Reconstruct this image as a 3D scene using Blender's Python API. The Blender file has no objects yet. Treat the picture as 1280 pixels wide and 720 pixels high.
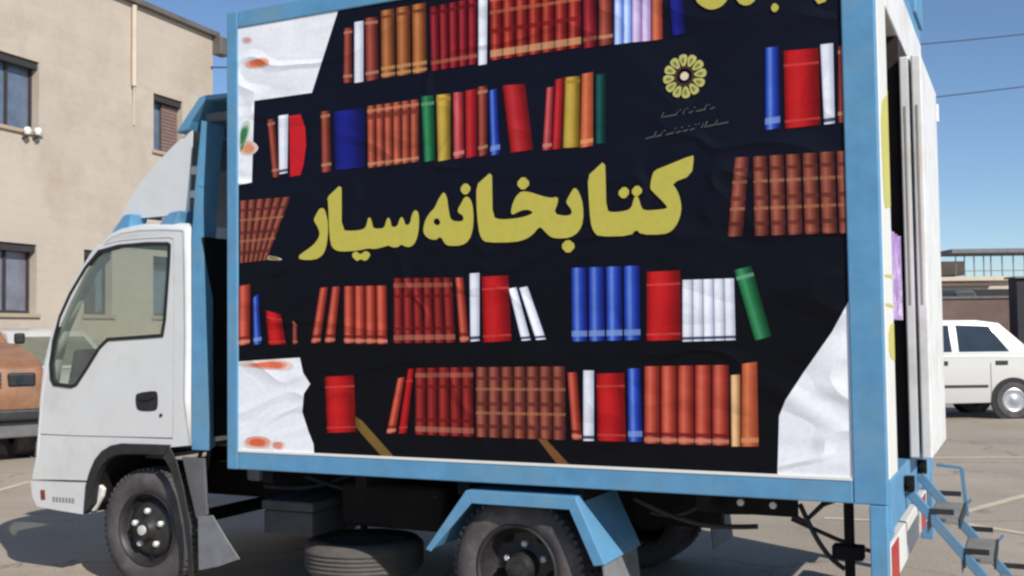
import bpy, bmesh, math, random
from mathutils import Vector
from mathutils.geometry import tessellate_polygon
random.seed(7)
S = bpy.context.scene
COL = S.collection
R_ = math.radians

# ------------------------------------------------------------------ camera solved from the photograph
CAM = Vector((4.061, -4.690, 1.516))
F = Vector((-0.4353, 0.8993, 0.0433)).normalized()
_r = Vector((0.8998, 0.4361, -0.0126)); RT = (_r - F * _r.dot(F)).normalized()
UP = RT.cross(F)
FOC = 1325.74
def ray(q): return F + RT * ((q[0] - 640) / FOC) - UP * ((q[1] - 360) / FOC)
def PY(q, y): d = ray(q); return CAM + d * ((y - CAM.y) / d.y)      # photo point on the plane y
def PX(q, x): d = ray(q); return CAM + d * ((x - CAM.x) / d.x)
def PZ(q, z=0.0): d = ray(q); return CAM + d * ((z - CAM.z) / d.z)
def PD(q, dep): return CAM + ray(q) * dep
def xz(q, y): p = PY(q, y); return (p.x, p.z)

def lin(c):
    return tuple(((v / 255) / 12.92 if v / 255 <= .04045 else ((v / 255 + .055) / 1.055) ** 2.4) for v in c)

# ------------------------------------------------------------------ materials
MATS = {}
def mat(name, rgb, rough=.5, metal=0.0, var=.12, vscale=3.0, bump=0.0, bscale=40.0, coat=0.0, spec=.5, dirt=None, dscale=1.2, damt=.5, srgb=True, courses=None, chips=None):
    m = bpy.data.materials.new(name); m.use_nodes = True
    nt = m.node_tree; n = nt.nodes; L = nt.links; b = n['Principled BSDF']
    c = lin(rgb) if srgb else rgb
    tc = n.new('ShaderNodeTexCoord')
    no = n.new('ShaderNodeTexNoise'); no.inputs['Scale'].default_value = vscale; no.inputs['Detail'].default_value = 6; no.inputs['Roughness'].default_value = .65
    L.new(tc.outputs['Object'], no.inputs['Vector'])
    cr = n.new('ShaderNodeValToRGB')
    cr.color_ramp.elements[0].position = .3; cr.color_ramp.elements[1].position = .7
    cr.color_ramp.elements[0].color = (*[v * (1 - var) for v in c], 1); cr.color_ramp.elements[1].color = (*[min(1, v * (1 + var)) for v in c], 1)
    L.new(no.outputs['Fac'], cr.inputs['Fac'])
    out = cr.outputs['Color']
    if dirt:
        n2 = n.new('ShaderNodeTexNoise'); n2.inputs['Scale'].default_value = dscale; n2.inputs['Detail'].default_value = 8; n2.inputs['Roughness'].default_value = .7
        L.new(tc.outputs['Object'], n2.inputs['Vector'])
        r2 = n.new('ShaderNodeValToRGB'); r2.color_ramp.elements[0].position = .48; r2.color_ramp.elements[1].position = .72
        r2.color_ramp.elements[0].color = (0, 0, 0, 1); r2.color_ramp.elements[1].color = (damt, damt, damt, 1)
        L.new(n2.outputs['Fac'], r2.inputs['Fac'])
        mx = n.new('ShaderNodeMix'); mx.data_type = 'RGBA'
        L.new(r2.outputs['Color'], mx.inputs['Factor']); L.new(out, mx.inputs['A']); mx.inputs['B'].default_value = (*lin(dirt), 1)
        out = mx.outputs['Result']
    if courses:
        mp = n.new('ShaderNodeMapping'); L.new(tc.outputs['Object'], mp.inputs['Vector']); mp.inputs['Rotation'].default_value = courses
        br = n.new('ShaderNodeTexBrick'); br.inputs['Scale'].default_value = 1.0; br.inputs['Brick Width'].default_value = .42; br.inputs['Row Height'].default_value = .16; br.inputs['Mortar Size'].default_value = .012; br.inputs['Mortar Smooth'].default_value = 1
        br.inputs['Color1'].default_value = (1, 1, 1, 1); br.inputs['Color2'].default_value = (.93, .92, .90, 1); br.inputs['Mortar'].default_value = (.86, .84, .82, 1)
        L.new(mp.outputs['Vector'], br.inputs['Vector'])
        mb = n.new('ShaderNodeMix'); mb.data_type = 'RGBA'; mb.blend_type = 'MULTIPLY'; mb.inputs['Factor'].default_value = .4
        L.new(out, mb.inputs['A']); L.new(br.outputs['Color'], mb.inputs['B']); out = mb.outputs['Result']
    if chips:
        n3 = n.new('ShaderNodeTexNoise'); n3.inputs['Scale'].default_value = 26; n3.inputs['Detail'].default_value = 8; n3.inputs['Roughness'].default_value = .75
        mp3 = n.new('ShaderNodeMapping'); mp3.inputs['Scale'].default_value = (.45, 1, .7); L.new(tc.outputs['Object'], mp3.inputs['Vector']); L.new(mp3.outputs['Vector'], n3.inputs['Vector'])
        r3 = n.new('ShaderNodeValToRGB'); r3.color_ramp.elements[0].position = .665; r3.color_ramp.elements[1].position = .70
        r3.color_ramp.elements[0].color = (0, 0, 0, 1); r3.color_ramp.elements[1].color = (.8, .8, .8, 1); L.new(n3.outputs['Fac'], r3.inputs['Fac'])
        m3 = n.new('ShaderNodeMix'); m3.data_type = 'RGBA'; L.new(r3.outputs['Color'], m3.inputs['Factor']); L.new(out, m3.inputs['A']); m3.inputs['B'].default_value = (*lin(chips), 1); out = m3.outputs['Result']
    L.new(out, b.inputs['Base Color'])
    b.inputs['Roughness'].default_value = rough; b.inputs['Metallic'].default_value = metal
    b.inputs['Coat Weight'].default_value = coat; b.inputs['Coat Roughness'].default_value = .12
    b.inputs['Specular IOR Level'].default_value = spec
    if bump:
        bn = n.new('ShaderNodeTexNoise'); bn.inputs['Scale'].default_value = bscale; bn.inputs['Detail'].default_value = 5
        L.new(tc.outputs['Object'], bn.inputs['Vector'])
        bp = n.new('ShaderNodeBump'); bp.inputs['Strength'].default_value = bump; bp.inputs['Distance'].default_value = .02
        L.new(bn.outputs['Fac'], bp.inputs['Height']); L.new(bp.outputs['Normal'], b.inputs['Normal'])
    MATS[name] = m
    return m
WHITE = mat('cab_white_paint', (214, 214, 213), .3, var=.03, coat=.6, dirt=(184, 176, 162), dscale=2.6, damt=.4, bump=.035, bscale=2.2)
PANELWHITE = mat('body_white_paint', (226, 224, 218), .45, var=.05, dirt=(180, 170, 155), dscale=3, damt=.35, bump=.05, bscale=6)
BLUE = mat('frame_blue_paint', (90, 145, 183), .48, var=.13, vscale=6, bump=.09, bscale=9, dirt=(118, 148, 164), dscale=3.2, damt=.7, chips=(104, 92, 84))
BLACKP = mat('black_plastic', (34, 34, 36), .55, var=.2, vscale=9, dirt=(75, 70, 66), dscale=6, damt=.35)
CHASSIS = mat('chassis_black', (17, 16, 16), .8, var=.3, vscale=12, dirt=(46, 40, 36), dscale=5, damt=.4, spec=.25)
RUBBER = mat('tyre_rubber', (74, 70, 71), .85, var=.18, vscale=14, bump=.2, bscale=60, dirt=(112, 104, 98), dscale=4, damt=.75)
STEEL = mat('wheel_steel_dark', (50, 49, 50), .5, .3, var=.25, vscale=12, dirt=(85, 78, 70), dscale=9, damt=.5)
NUT = mat('nut_metal', (215, 215, 212), .35, .25, var=.1)
GREYMET = mat('grey_metal', (104, 104, 106), .6, .2, var=.15, vscale=8, dirt=(95, 88, 80), dscale=5, damt=.5)
FLAP = mat('mudflap_rubber', (118, 120, 125), .8, var=.15, vscale=9, dirt=(90, 85, 80), dscale=7, damt=.5)
SEAL = mat('window_rubber', (26, 27, 29), .6, var=.15)
INTER = mat('cab_interior', (62, 64, 66), .8, var=.2)
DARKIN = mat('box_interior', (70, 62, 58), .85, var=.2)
PURPLE = mat('purple_curtain', (150, 122, 172), .85, var=.3, vscale=16, dirt=(214, 206, 220), dscale=14, damt=.9, bump=.4, bscale=14)
RED = mat('red_reflector', (170, 52, 45), .45, var=.15)
HOLE = mat('hole_black', (8, 8, 8), .9)
AMBER = mat('amber_lens', (120, 60, 40), .3, var=.1)
CREAM = mat('door_cream_paint', (222, 221, 219), .5, var=.06, vscale=6, dirt=(170, 158, 140), dscale=4, damt=.45)
YEL = mat('yellow_print', (196, 188, 92), .5, var=.1)
LETTER = mat('letter_yellow', (190, 178, 74), .45, var=.06, vscale=25)
GREYTXT = mat('grey_print', (132, 134, 136), .5, var=.1)
BRICK = mat('facade_render', (186, 174, 160), .9, var=.06, vscale=.8, bump=.25, bscale=18, dirt=(160, 140, 120), dscale=.6, damt=.6, courses=(R_(90), 0, R_(-20)))
TRIM = mat('roof_trim_metal', (112, 106, 102), .6, .3, var=.2)
WFRAME = mat('window_frame_dark', (54, 50, 50), .6, var=.2)
REVEAL = mat('window_reveal', (170, 152, 132), .9, var=.1)
SHUT = mat('brown_shutter', (122, 100, 92), .8, var=.15, vscale=5)
CURT = mat('orange_curtain', (150, 98, 72), .85, var=.2, vscale=5)
PIPE = mat('pipe_beige', (198, 184, 164), .7, var=.08)
WIREM = mat('wire_black', (60, 78, 108), .7, var=.1)
CARW = mat('car_white_paint', (196, 194, 191), .3, var=.03, coat=.5, dirt=(196, 188, 176), dscale=1.6, damt=.3)
CARO = mat('car_orange_paint', (140, 98, 70), .5, var=.3, vscale=4, coat=.2, dirt=(150, 118, 92), dscale=3, damt=.6)
CHROME = mat('hubcap_silver', (178, 180, 184), .35, .5, var=.1)
BEIGEW = mat('far_wall_beige', (196, 178, 160), .9, var=.1, vscale=.6, dirt=(150, 130, 112), dscale=.4, damt=.5)
BROWNW = mat('far_wall_brown', (112, 92, 86), .9, var=.2, vscale=.7, dirt=(80, 66, 62), dscale=.6, damt=.6)
GREYR = mat('far_roof_grey', (112, 112, 114), .8, var=.15)
DARKBOX = mat('dark_shed_metal', (30, 28, 34), .7, var=.2)
LAMPW = mat('lamp_white', (235, 235, 232), .4, var=.02)

def glass(name, tint, refl=.35, alpha=.55):
    m = bpy.data.materials.new(name); m.use_nodes = True
    nt = m.node_tree; n = nt.nodes; L = nt.links
    for x in list(n):
        if x.type != 'OUTPUT_MATERIAL': n.remove(x)
    out = [x for x in n if x.type == 'OUTPUT_MATERIAL'][0]
    tr = n.new('ShaderNodeBsdfTransparent'); tr.inputs['Color'].default_value = (*lin(tint), 1)
    gl = n.new('ShaderNodeBsdfGlossy'); gl.inputs['Roughness'].default_value = .03
    df = n.new('ShaderNodeBsdfDiffuse'); df.inputs['Color'].default_value = (.46, .47, .45, 1)
    tc = n.new('ShaderNodeTexCoord'); no = n.new('ShaderNodeTexNoise'); no.inputs['Scale'].default_value = 6
    L.new(tc.outputs['Object'], no.inputs['Vector'])
    lw = n.new('ShaderNodeLayerWeight'); lw.inputs['Blend'].default_value = .5
    pw_ = n.new('ShaderNodeMath'); pw_.operation = 'POWER'; pw_.inputs[1].default_value = 4; L.new(lw.outputs['Facing'], pw_.inputs[0])
    fr = n.new('ShaderNodeMath'); fr.operation = 'MULTIPLY_ADD'; fr.inputs[1].default_value = .8; fr.inputs[2].default_value = .06; L.new(pw_.outputs[0], fr.inputs[0])
    m1 = n.new('ShaderNodeMixShader'); L.new(fr.outputs[0], m1.inputs['Fac']); L.new(tr.outputs[0], m1.inputs[1]); L.new(gl.outputs[0], m1.inputs[2])
    mu = n.new('ShaderNodeMath'); mu.operation = 'MULTIPLY'; mu.inputs[1].default_value = .19; L.new(no.outputs['Fac'], mu.inputs[0])
    m2 = n.new('ShaderNodeMixShader'); L.new(mu.outputs[0], m2.inputs['Fac']); L.new(m1.outputs[0], m2.inputs[1]); L.new(df.outputs[0], m2.inputs[2])
    L.new(m2.outputs[0], out.inputs['Surface'])
    return m
GLASS = glass('cab_glass', (236, 240, 234))
def darkglass(name, rgb, rough=.06):
    m = mat(name, rgb, rough, var=.25, vscale=2.5, spec=.8); return m
CARGLASS = darkglass('car_glass', (38, 48, 56)); BGLASS = darkglass('building_glass', (96, 108, 126), .1); BGLASS2 = darkglass('building_glass_warm', (112, 112, 124), .12)

# ------------------------------------------------------------------ mesh helper
class MB:
    def __init__(s): s.v = []; s.f = []; s.m = []; s.mi = 0; s.c = None
    def add(s, vs, fs, col=None):
        o = len(s.v); s.v += [tuple(v) for v in vs]
        for f in fs: s.f.append([o + i for i in f]); s.m.append(s.mi)
        if s.c is not None: s.c += col if isinstance(col, list) else [col] * len(vs)
        return s
    def box(s, a, b):
        x0, y0, z0 = [min(p, q) for p, q in zip(a, b)]; x1, y1, z1 = [max(p, q) for p, q in zip(a, b)]
        vs = [(x0, y0, z0), (x1, y0, z0), (x1, y1, z0), (x0, y1, z0), (x0, y0, z1), (x1, y0, z1), (x1, y1, z1), (x0, y1, z1)]
        return s.add(vs, [(0, 3, 2, 1), (4, 5, 6, 7), (0, 1, 5, 4), (1, 2, 6, 5), (2, 3, 7, 6), (3, 0, 4, 7)])
    def hexa(s, lo, hi):            # two matching quads
        return s.add(list(lo) + list(hi), [(0, 3, 2, 1), (4, 5, 6, 7), (0, 1, 5, 4), (1, 2, 6, 5), (2, 3, 7, 6), (3, 0, 4, 7)])
    def bar(s, a, b, w, h, up=Vector((0, 0, 1))):
        a = Vector(a); b = Vector(b); d = (b - a).normalized(); sd = d.cross(up)
        if sd.length < 1e-4: sd = d.cross(Vector((1, 0, 0)))
        sd.normalize(); u = sd.cross(d)
        k = [sd * (w / 2) * i + u * (h / 2) * j for i, j in ((-1, -1), (1, -1), (1, 1), (-1, 1))]
        return s.hexa([a + q for q in k], [b + q for q in k])
    def tube(s, pts, r, n=10, cap=True):
        pts = [Vector(p) for p in pts]; vs = []; fs = []
        for i, p in enumerate(pts):
            d = (pts[min(i + 1, len(pts) - 1)] - pts[max(i - 1, 0)]).normalized()
            a = d.cross(Vector((0, 0, 1)));
            if a.length < 1e-3: a = d.cross(Vector((1, 0, 0)))
            a.normalize(); b = a.cross(d); rr = r[i] if isinstance(r, (list, tuple)) else r
            for k in range(n): t = 2 * math.pi * k / n; vs.append(p + a * rr * math.cos(t) + b * rr * math.sin(t))
        for i in range(len(pts) - 1):
            for k in range(n): fs.append((i * n + k, i * n + (k + 1) % n, (i + 1) * n + (k + 1) % n, (i + 1) * n + k))
        if cap: fs.append(tuple(range(n))[::-1]); fs.append(tuple(range((len(pts) - 1) * n, len(pts) * n)))
        return s.add(vs, fs)
    def lathe(s, c, prof, n=40, ax='y'):   # prof: (radius, offset along the axis)
        vs = []; fs = []
        for r, o in prof:
            for k in range(n):
                t = 2 * math.pi * k / n
                if ax == 'y': vs.append((c[0] + r * math.cos(t), c[1] + o, c[2] + r * math.sin(t)))
                else: vs.append((c[0] + r * math.cos(t), c[1] + r * math.sin(t), c[2] + o))
        for i in range(len(prof) - 1):
            for k in range(n): fs.append((i * n + k, i * n + (k + 1) % n, (i + 1) * n + (k + 1) % n, (i + 1) * n + k))
        return s.add(vs, fs)
    def plate(s, loops, to3, thick):       # 2D loops (outer, holes) -> solid plate; thick = offset vector
        flat = [Vector((p[0], p[1], 0)) for lp in loops for p in lp]
        tris = tessellate_polygon([[Vector((p[0], p[1], 0)) for p in lp] for lp in loops])
        top = [Vector(to3(p.x, p.y)) for p in flat]; bot = [p + thick for p in top]; n = len(top)
        fs = [tuple(t) for t in tris] + [tuple(n + i for i in reversed(t)) for t in tris]
        o = 0
        for lp in loops:
            k = len(lp)
            for i in range(k): fs.append((o + i, o + (i + 1) % k, n + o + (i + 1) % k, n + o + i))
            o += k
        return s.add(top + bot, fs)
    def sheet(s, loops, to3):
        flat = [p for lp in loops for p in lp]
        tris = tessellate_polygon([[Vector((p[0], p[1], 0)) for p in lp] for lp in loops])
        return s.add([to3(*p) for p in flat], [tuple(t) for t in tris])
    def build(s, name, mats, parent=None, bevel=0.0, smooth=False, seg=2):
        root = parent
        while root is not None and root.parent is not None: root = root.parent
        off = Vector(root.location) if root is not None else Vector((0, 0, 0))
        me = bpy.data.meshes.new(name)
        me.from_pydata([tuple(Vector(v) - off) for v in s.v], [], s.f); me.update()
        mats = mats if isinstance(mats, (list, tuple)) else [mats]
        for m in mats: me.materials.append(m)
        for p, i in zip(me.polygons, s.m): p.material_index = min(i, len(mats) - 1)
        if s.c is not None:
            a = me.color_attributes.new('print', 'FLOAT_COLOR', 'POINT')
            for i, c in enumerate(s.c): a.data[i].color = (*c, 1)
        bm = bmesh.new(); bm.from_mesh(me)
        if s.c is None: bmesh.ops.recalc_face_normals(bm, faces=bm.faces)
        bm.to_mesh(me); bm.free()
        o = bpy.data.objects.new(name, me); COL.objects.link(o)
        if parent is not None: o.parent = parent
        if smooth:
            for p in me.polygons: p.use_smooth = True
            if bevel == 0:
                me.set_sharp_from_angle(angle=R_(38))
        if bevel:
            b = o.modifiers.new('bevel', 'BEVEL'); b.width = bevel; b.segments = seg; b.limit_method = 'ANGLE'; b.angle_limit = R_(40)
            b.harden_normals = False
        return o
def tag(o, label=None, cat=None, group=None, kind=None):
    if label: o['label'] = label
    if cat: o['category'] = cat
    if group: o['group'] = group
    if kind: o['kind'] = kind
    return o
def thing(name, label, cat, loc=(0, 0, 0), group=None):
    o = bpy.data.objects.new(name, None); COL.objects.link(o); o.location = loc; o.empty_display_size = .2
    return tag(o, label, cat, group)
def smoothpts(pts, it=1, closed=True):
    for _ in range(it):
        q = []
        n = len(pts)
        for i in range(n if closed else n - 1):
            a = pts[i]; b = pts[(i + 1) % n]
            q.append((a[0] * .75 + b[0] * .25, a[1] * .75 + b[1] * .25)); q.append((a[0] * .25 + b[0] * .75, a[1] * .25 + b[1] * .75))
        if not closed: q = [pts[0]] + q + [pts[-1]]
        pts = q
    return pts

# ------------------------------------------------------------------ ground
def ground_mat():
    m = bpy.data.materials.new('worn_asphalt'); m.use_nodes = True
    nt = m.node_tree; n = nt.nodes; L = nt.links; b = n['Principled BSDF']
    tc = n.new('ShaderNodeTexCoord')
    def noise(sc, det=8, ro=.6):
        x = n.new('ShaderNodeTexNoise'); x.inputs['Scale'].default_value = sc; x.inputs['Detail'].default_value = det; x.inputs['Roughness'].default_value = ro
        L.new(tc.outputs['Object'], x.inputs['Vector']); return x
    def ramp(src, a, b_, ca, cb):
        r = n.new('ShaderNodeValToRGB'); r.color_ramp.elements[0].position = a; r.color_ramp.elements[1].position = b_
        r.color_ramp.elements[0].color = (*ca, 1); r.color_ramp.elements[1].color = (*cb, 1); L.new(src, r.inputs['Fac']); return r
    base = ramp(noise(.45).outputs['Fac'], .3, .7, lin((160, 148, 132)), lin((188, 175, 158)))
    grit = ramp(noise(85, 3).outputs['Fac'], .3, .72, (.5, .5, .5), (1.3, 1.3, 1.3))
    mul = n.new('ShaderNodeMix'); mul.data_type = 'RGBA'; mul.blend_type = 'MULTIPLY'; mul.inputs['Factor'].default_value = 1
    L.new(base.outputs['Color'], mul.inputs['A']); L.new(grit.outputs['Color'], mul.inputs['B'])
    st = ramp(noise(1.3, 10, .75).outputs['Fac'], .56, .74, (0, 0, 0), (.55, .55, .55))
    mx = n.new('ShaderNodeMix'); mx.data_type = 'RGBA'; L.new(st.outputs['Color'], mx.inputs['Factor']); L.new(mul.outputs['Result'], mx.inputs['A']); mx.inputs['B'].default_value = (*lin((120, 112, 104)), 1)
    oi = ramp(noise(.9, 3, .5).outputs['Fac'], .66, .72, (0, 0, 0), (.6, .6, .6))
    mo = n.new('ShaderNodeMix'); mo.data_type = 'RGBA'; L.new(oi.outputs['Color'], mo.inputs['Factor']); L.new(mx.outputs['Result'], mo.inputs['A']); mo.inputs['B'].default_value = (*lin((92, 86, 80)), 1); mx = mo
    vo = n.new('ShaderNodeTexVoronoi'); vo.feature = 'DISTANCE_TO_EDGE'; vo.inputs['Scale'].default_value = .33
    wn = noise(1.6, 4); ad = n.new('ShaderNodeMix'); ad.data_type = 'RGBA'; ad.blend_type = 'LINEAR_LIGHT'; ad.inputs['Factor'].default_value = .35
    L.new(tc.outputs['Object'], ad.inputs['A']); L.new(wn.outputs['Color'], ad.inputs['B']); L.new(ad.outputs['Result'], vo.inputs['Vector'])
    ck = ramp(vo.outputs['Distance'], .0, .008, (.55, .55, .55), (0, 0, 0))
    mc = n.new('ShaderNodeMix'); mc.data_type = 'RGBA'; L.new(ck.outputs['Color'], mc.inputs['Factor']); L.new(mx.outputs['Result'], mc.inputs['A']); mc.inputs['B'].default_value = (*lin((98, 90, 84)), 1)
    L.new(mc.outputs['Result'], b.inputs['Base Color']); b.inputs['Roughness'].default_value = .9; b.inputs['Specular IOR Level'].default_value = .25
    bp = n.new('ShaderNodeBump'); bp.inputs['Strength'].default_value = .35; bp.inputs['Distance'].default_value = .01
    L.new(noise(120, 4).outputs['Fac'], bp.inputs['Height']); L.new(bp.outputs['Normal'], b.inputs['Normal'])
    return m
g = MB()
N = 24; E = 900
for i in range(N):
    for j in range(N):
        x0, x1 = -E + 2 * E * i / N, -E + 2 * E * (i + 1) / N; y0, y1 = -E + 2 * E * j / N, -E + 2 * E * (j + 1) / N
        g.add([(x0, y0, 0), (x1, y0, 0), (x1, y1, 0), (x0, y1, 0)], [(0, 1, 2, 3)])
tag(g.build('ground', ground_mat()), kind='structure')
LINEM = mat('worn_line_paint', (204, 190, 162), .85, var=.12, vscale=6, dirt=(168, 157, 144), dscale=5, damt=.9)
def pline(a, b, w):
    A = PZ(a); B = PZ(b); d = (B - A).normalized(); s_ = Vector((-d.y, d.x, 0)) * w / 2
    m = MB(); m.add([Vector((p.x, p.y, .004)) for p in (A - s_, B - s_, B + s_, A + s_)], [(0, 1, 2, 3)])
    tag(m.build('painted_line', LINEM), kind='structure')
pline((1120, 573), (1420, 571), .13); pline((1195, 643), (1400, 588), .09); pline((1030, 648), (1190, 655), .08); pline((1205, 655), (1420, 690), .08)
pline((-150, 655), (38, 602), .10)

# ------------------------------------------------------------------ truck
LX, HB, WB, Z0 = 3.52, 2.592, 2.318, .78
Z1 = Z0 + HB
truck = thing('library_truck', 'white cab blue framed truck whose box side is printed with bookshelves and yellow Persian lettering', 'truck', (0.9, WB / 2, 0))

# --- cargo box shell
m = MB()
T = .03
m.box((.01, .014, Z0 + .02), (LX - .02, .014 + T, Z1 - .012))            # near wall
m.box((.01, WB - .014 - T, Z0 + .02), (LX - .02, WB - .014, Z1 - .012))   # far wall
m.box((.01, .046, Z0 + .02), (.04, WB - .046, Z1 - .012))                 # front wall
m.box((.042, .046, Z1 - .045), (LX - .02, WB - .046, Z1 - .014))          # roof
box_shell = m.build('box_shell', PANELWHITE, truck, bevel=.004)
m = MB(); m.box((.042, .046, Z0 + .01), (LX - .02, WB - .046, Z0 + .06)); m.build('box_floor', DARKIN, truck)
# interior bookcases just visible through the open doorway
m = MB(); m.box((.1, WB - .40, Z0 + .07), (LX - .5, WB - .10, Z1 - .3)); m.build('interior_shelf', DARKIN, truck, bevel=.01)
SLOTSHADE = mat('slot_shade_dark', (44, 34, 33), .9, var=.2)  # dark colour standing in for shade inside the door slot
m = MB(); m.box((.05, WB - .09, Z0 + .065), (LX - .13, WB - .06, Z1 - .05)); m.box((.05, .055, Z0 + .065), (LX - .13, .075, Z1 - .05)); m.build('slot_shade_panel', SLOTSHADE, truck)  # added dark sheets over the lit inner walls, to make the slot read shaded
m = MB(); m.box((LX - .12, .90, Z0 + .1), (LX + .003, WB - .056, 2.985)); m.build('slot_shade_block', SLOTSHADE, truck)  # added dark block, covers the lit post and keeps the slot dark
# --- blue frame
PW, TH, BH, RW = .076, .098, .098, .138
m = MB()
for (ya, yb) in ((-.001, .05), (WB - .05, WB + .001)):
    m.box((0, ya, Z0), (PW, yb, Z1))
    m.box((LX - RW, ya, Z0 - .0), (LX, yb, Z1))
    m.box((PW + .001, ya + .0015, Z1 - TH), (LX - RW - .001, yb, Z1 - .001))
    m.box((PW + .001, ya + .0015, Z0 + .001), (LX - RW - .001, yb, Z0 + BH))
m.box((0.002, .052, Z1 - .09), (.06, WB - .052, Z1 + .002)); m.box((.002, .052, Z0 + .002), (.06, WB - .052, Z0 + .1))
m.box((LX - .07, .052, Z1 - .10), (LX - .002, WB - .052, Z1 - .002))
m.build('box_frame', BLUE, truck, bevel=.006)
# far top corner block of the frame
m = MB(); m.box((LX - .16, WB - .42, Z1 + .004), (LX + .015, WB + .02, Z1 + .26)); m.build('corner_block', BLUE, truck, bevel=.008)

# --- printed banner on the near side
def pmat():
    m_ = bpy.data.materials.new('printed_vinyl'); m_.use_nodes = True
    nt = m_.node_tree; n = nt.nodes; L = nt.links; b = n['Principled BSDF']
    at = n.new('ShaderNodeAttribute'); at.attribute_name = 'print'
    tc = n.new('ShaderNodeTexCoord')
    no = n.new('ShaderNodeTexNoise'); no.inputs['Scale'].default_value = 55; no.inputs['Detail'].default_value = 4
    L.new(tc.outputs['Object'], no.inputs['Vector'])
    rp = n.new('ShaderNodeValToRGB'); rp.color_ramp.elements[0].position = .3; rp.color_ramp.elements[1].position = .7
    rp.color_ramp.elements[0].color = (.94, .94, .94, 1); rp.color_ramp.elements[1].color = (1.04, 1.04, 1.04, 1); L.new(no.outputs['Fac'], rp.inputs['Fac'])
    mx = n.new('ShaderNodeMix'); mx.data_type = 'RGBA'; mx.blend_type = 'MULTIPLY'; mx.inputs['Factor'].default_value = 1
    L.new(at.outputs['Color'], mx.inputs['A']); L.new(rp.outputs['Color'], mx.inputs['B']); L.new(mx.outputs['Result'], b.inputs['Base Color'])
    b.inputs['Roughness'].default_value = .55; b.inputs['Specular IOR Level'].default_value = .14
    mp = n.new('ShaderNodeMapping'); mp.inputs['Rotation'].default_value = (0, R_(35), 0); mp.inputs['Scale'].default_value = (1.0, 1, 1.9)
    L.new(tc.outputs['Object'], mp.inputs['Vector'])
    w = n.new('ShaderNodeTexNoise'); w.inputs['Scale'].default_value = 1.3; w.inputs['Detail'].default_value = 1.2; w.inputs['Distortion'].default_value = 1.6
    L.new(mp.outputs['Vector'], w.inputs['Vector'])
    bp = n.new('ShaderNodeBump'); bp.inputs['Strength'].default_value = .45; bp.inputs['Distance'].default_value = .05
    w2 = n.new('ShaderNodeTexNoise'); w2.inputs['Scale'].default_value = 1.15; w2.inputs['Detail'].default_value = 1.0; w2.inputs['Distortion'].default_value = .8
    L.new(mp.outputs['Vector'], w2.inputs['Vector'])
    def mth(op, a_, b_):
        x = n.new('ShaderNodeMath'); x.operation = op; L.new(a_, x.inputs[0]); x.inputs[1].default_value = b_; return x.outputs[0]
    rid = mth('MULTIPLY', mth('ABSOLUTE', mth('SUBTRACT', w2.outputs['Fac'], .5), 0), 16.0)
    rid = mth('MULTIPLY', mth('MINIMUM', rid, 1.0), -.35)
    adn = n.new('ShaderNodeMath'); adn.operation = 'ADD'; L.new(rid, adn.inputs[0]); L.new(w.outputs['Fac'], adn.inputs[1])
    L.new(adn.outputs[0], bp.inputs['Height']); L.new(bp.outputs['Normal'], b.inputs['Normal'])
    return m_
VINYL = pmat()
YB = .010                                                                # banner plane
def pan(q): return xz(q, YB)
NAVY = lin((12, 16, 31)); BLK = lin((9, 9, 15)); PWHITE = lin((234, 235, 240))
bn = MB(); bn.c = []
# backing sheet, a grid so it is one even vinyl (a little bluer towards the top as printed)
nx, nz = 16, 14
bx0, bx1, bz0, bz1 = PW - .004, LX - RW + .004, Z0 + BH - .004, Z1 - TH + .004
vs = []; cs = []
for j in range(nz + 1):
    for i in range(nx + 1):
        u, v = i / nx, j / nz
        vs.append((bx0 + (bx1 - bx0) * u, YB, bz0 + (bz1 - bz0) * v))
        k = max(0, min(1, (v - .25) / .35)); cs.append(tuple(a * (1 - k) + b_ * k for a, b_ in zip(BLK, NAVY)))
bn.add(vs, [(j * (nx + 1) + i, j * (nx + 1) + i + 1, (j + 1) * (nx + 1) + i + 1, (j + 1) * (nx + 1) + i) for j in range(nz) for i in range(nx)], cs)
def clampb(p, y): return (min(max(p[0], bx0), bx1), y, min(max(p[1], bz0), bz1))
def blob(pts, col, dy=.0015, sm=0):
    pts = smoothpts(pts, sm) if sm else pts
    bn.sheet_pts = [pan(p) for p in pts]
    tris = tessellate_polygon([[Vector((a, b_, 0)) for a, b_ in bn.sheet_pts]])
    bn.add([clampb(p, YB - dy) for p in bn.sheet_pts], [tuple(t) for t in tris], lin(col) if max(col) > 1.01 else col)
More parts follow.
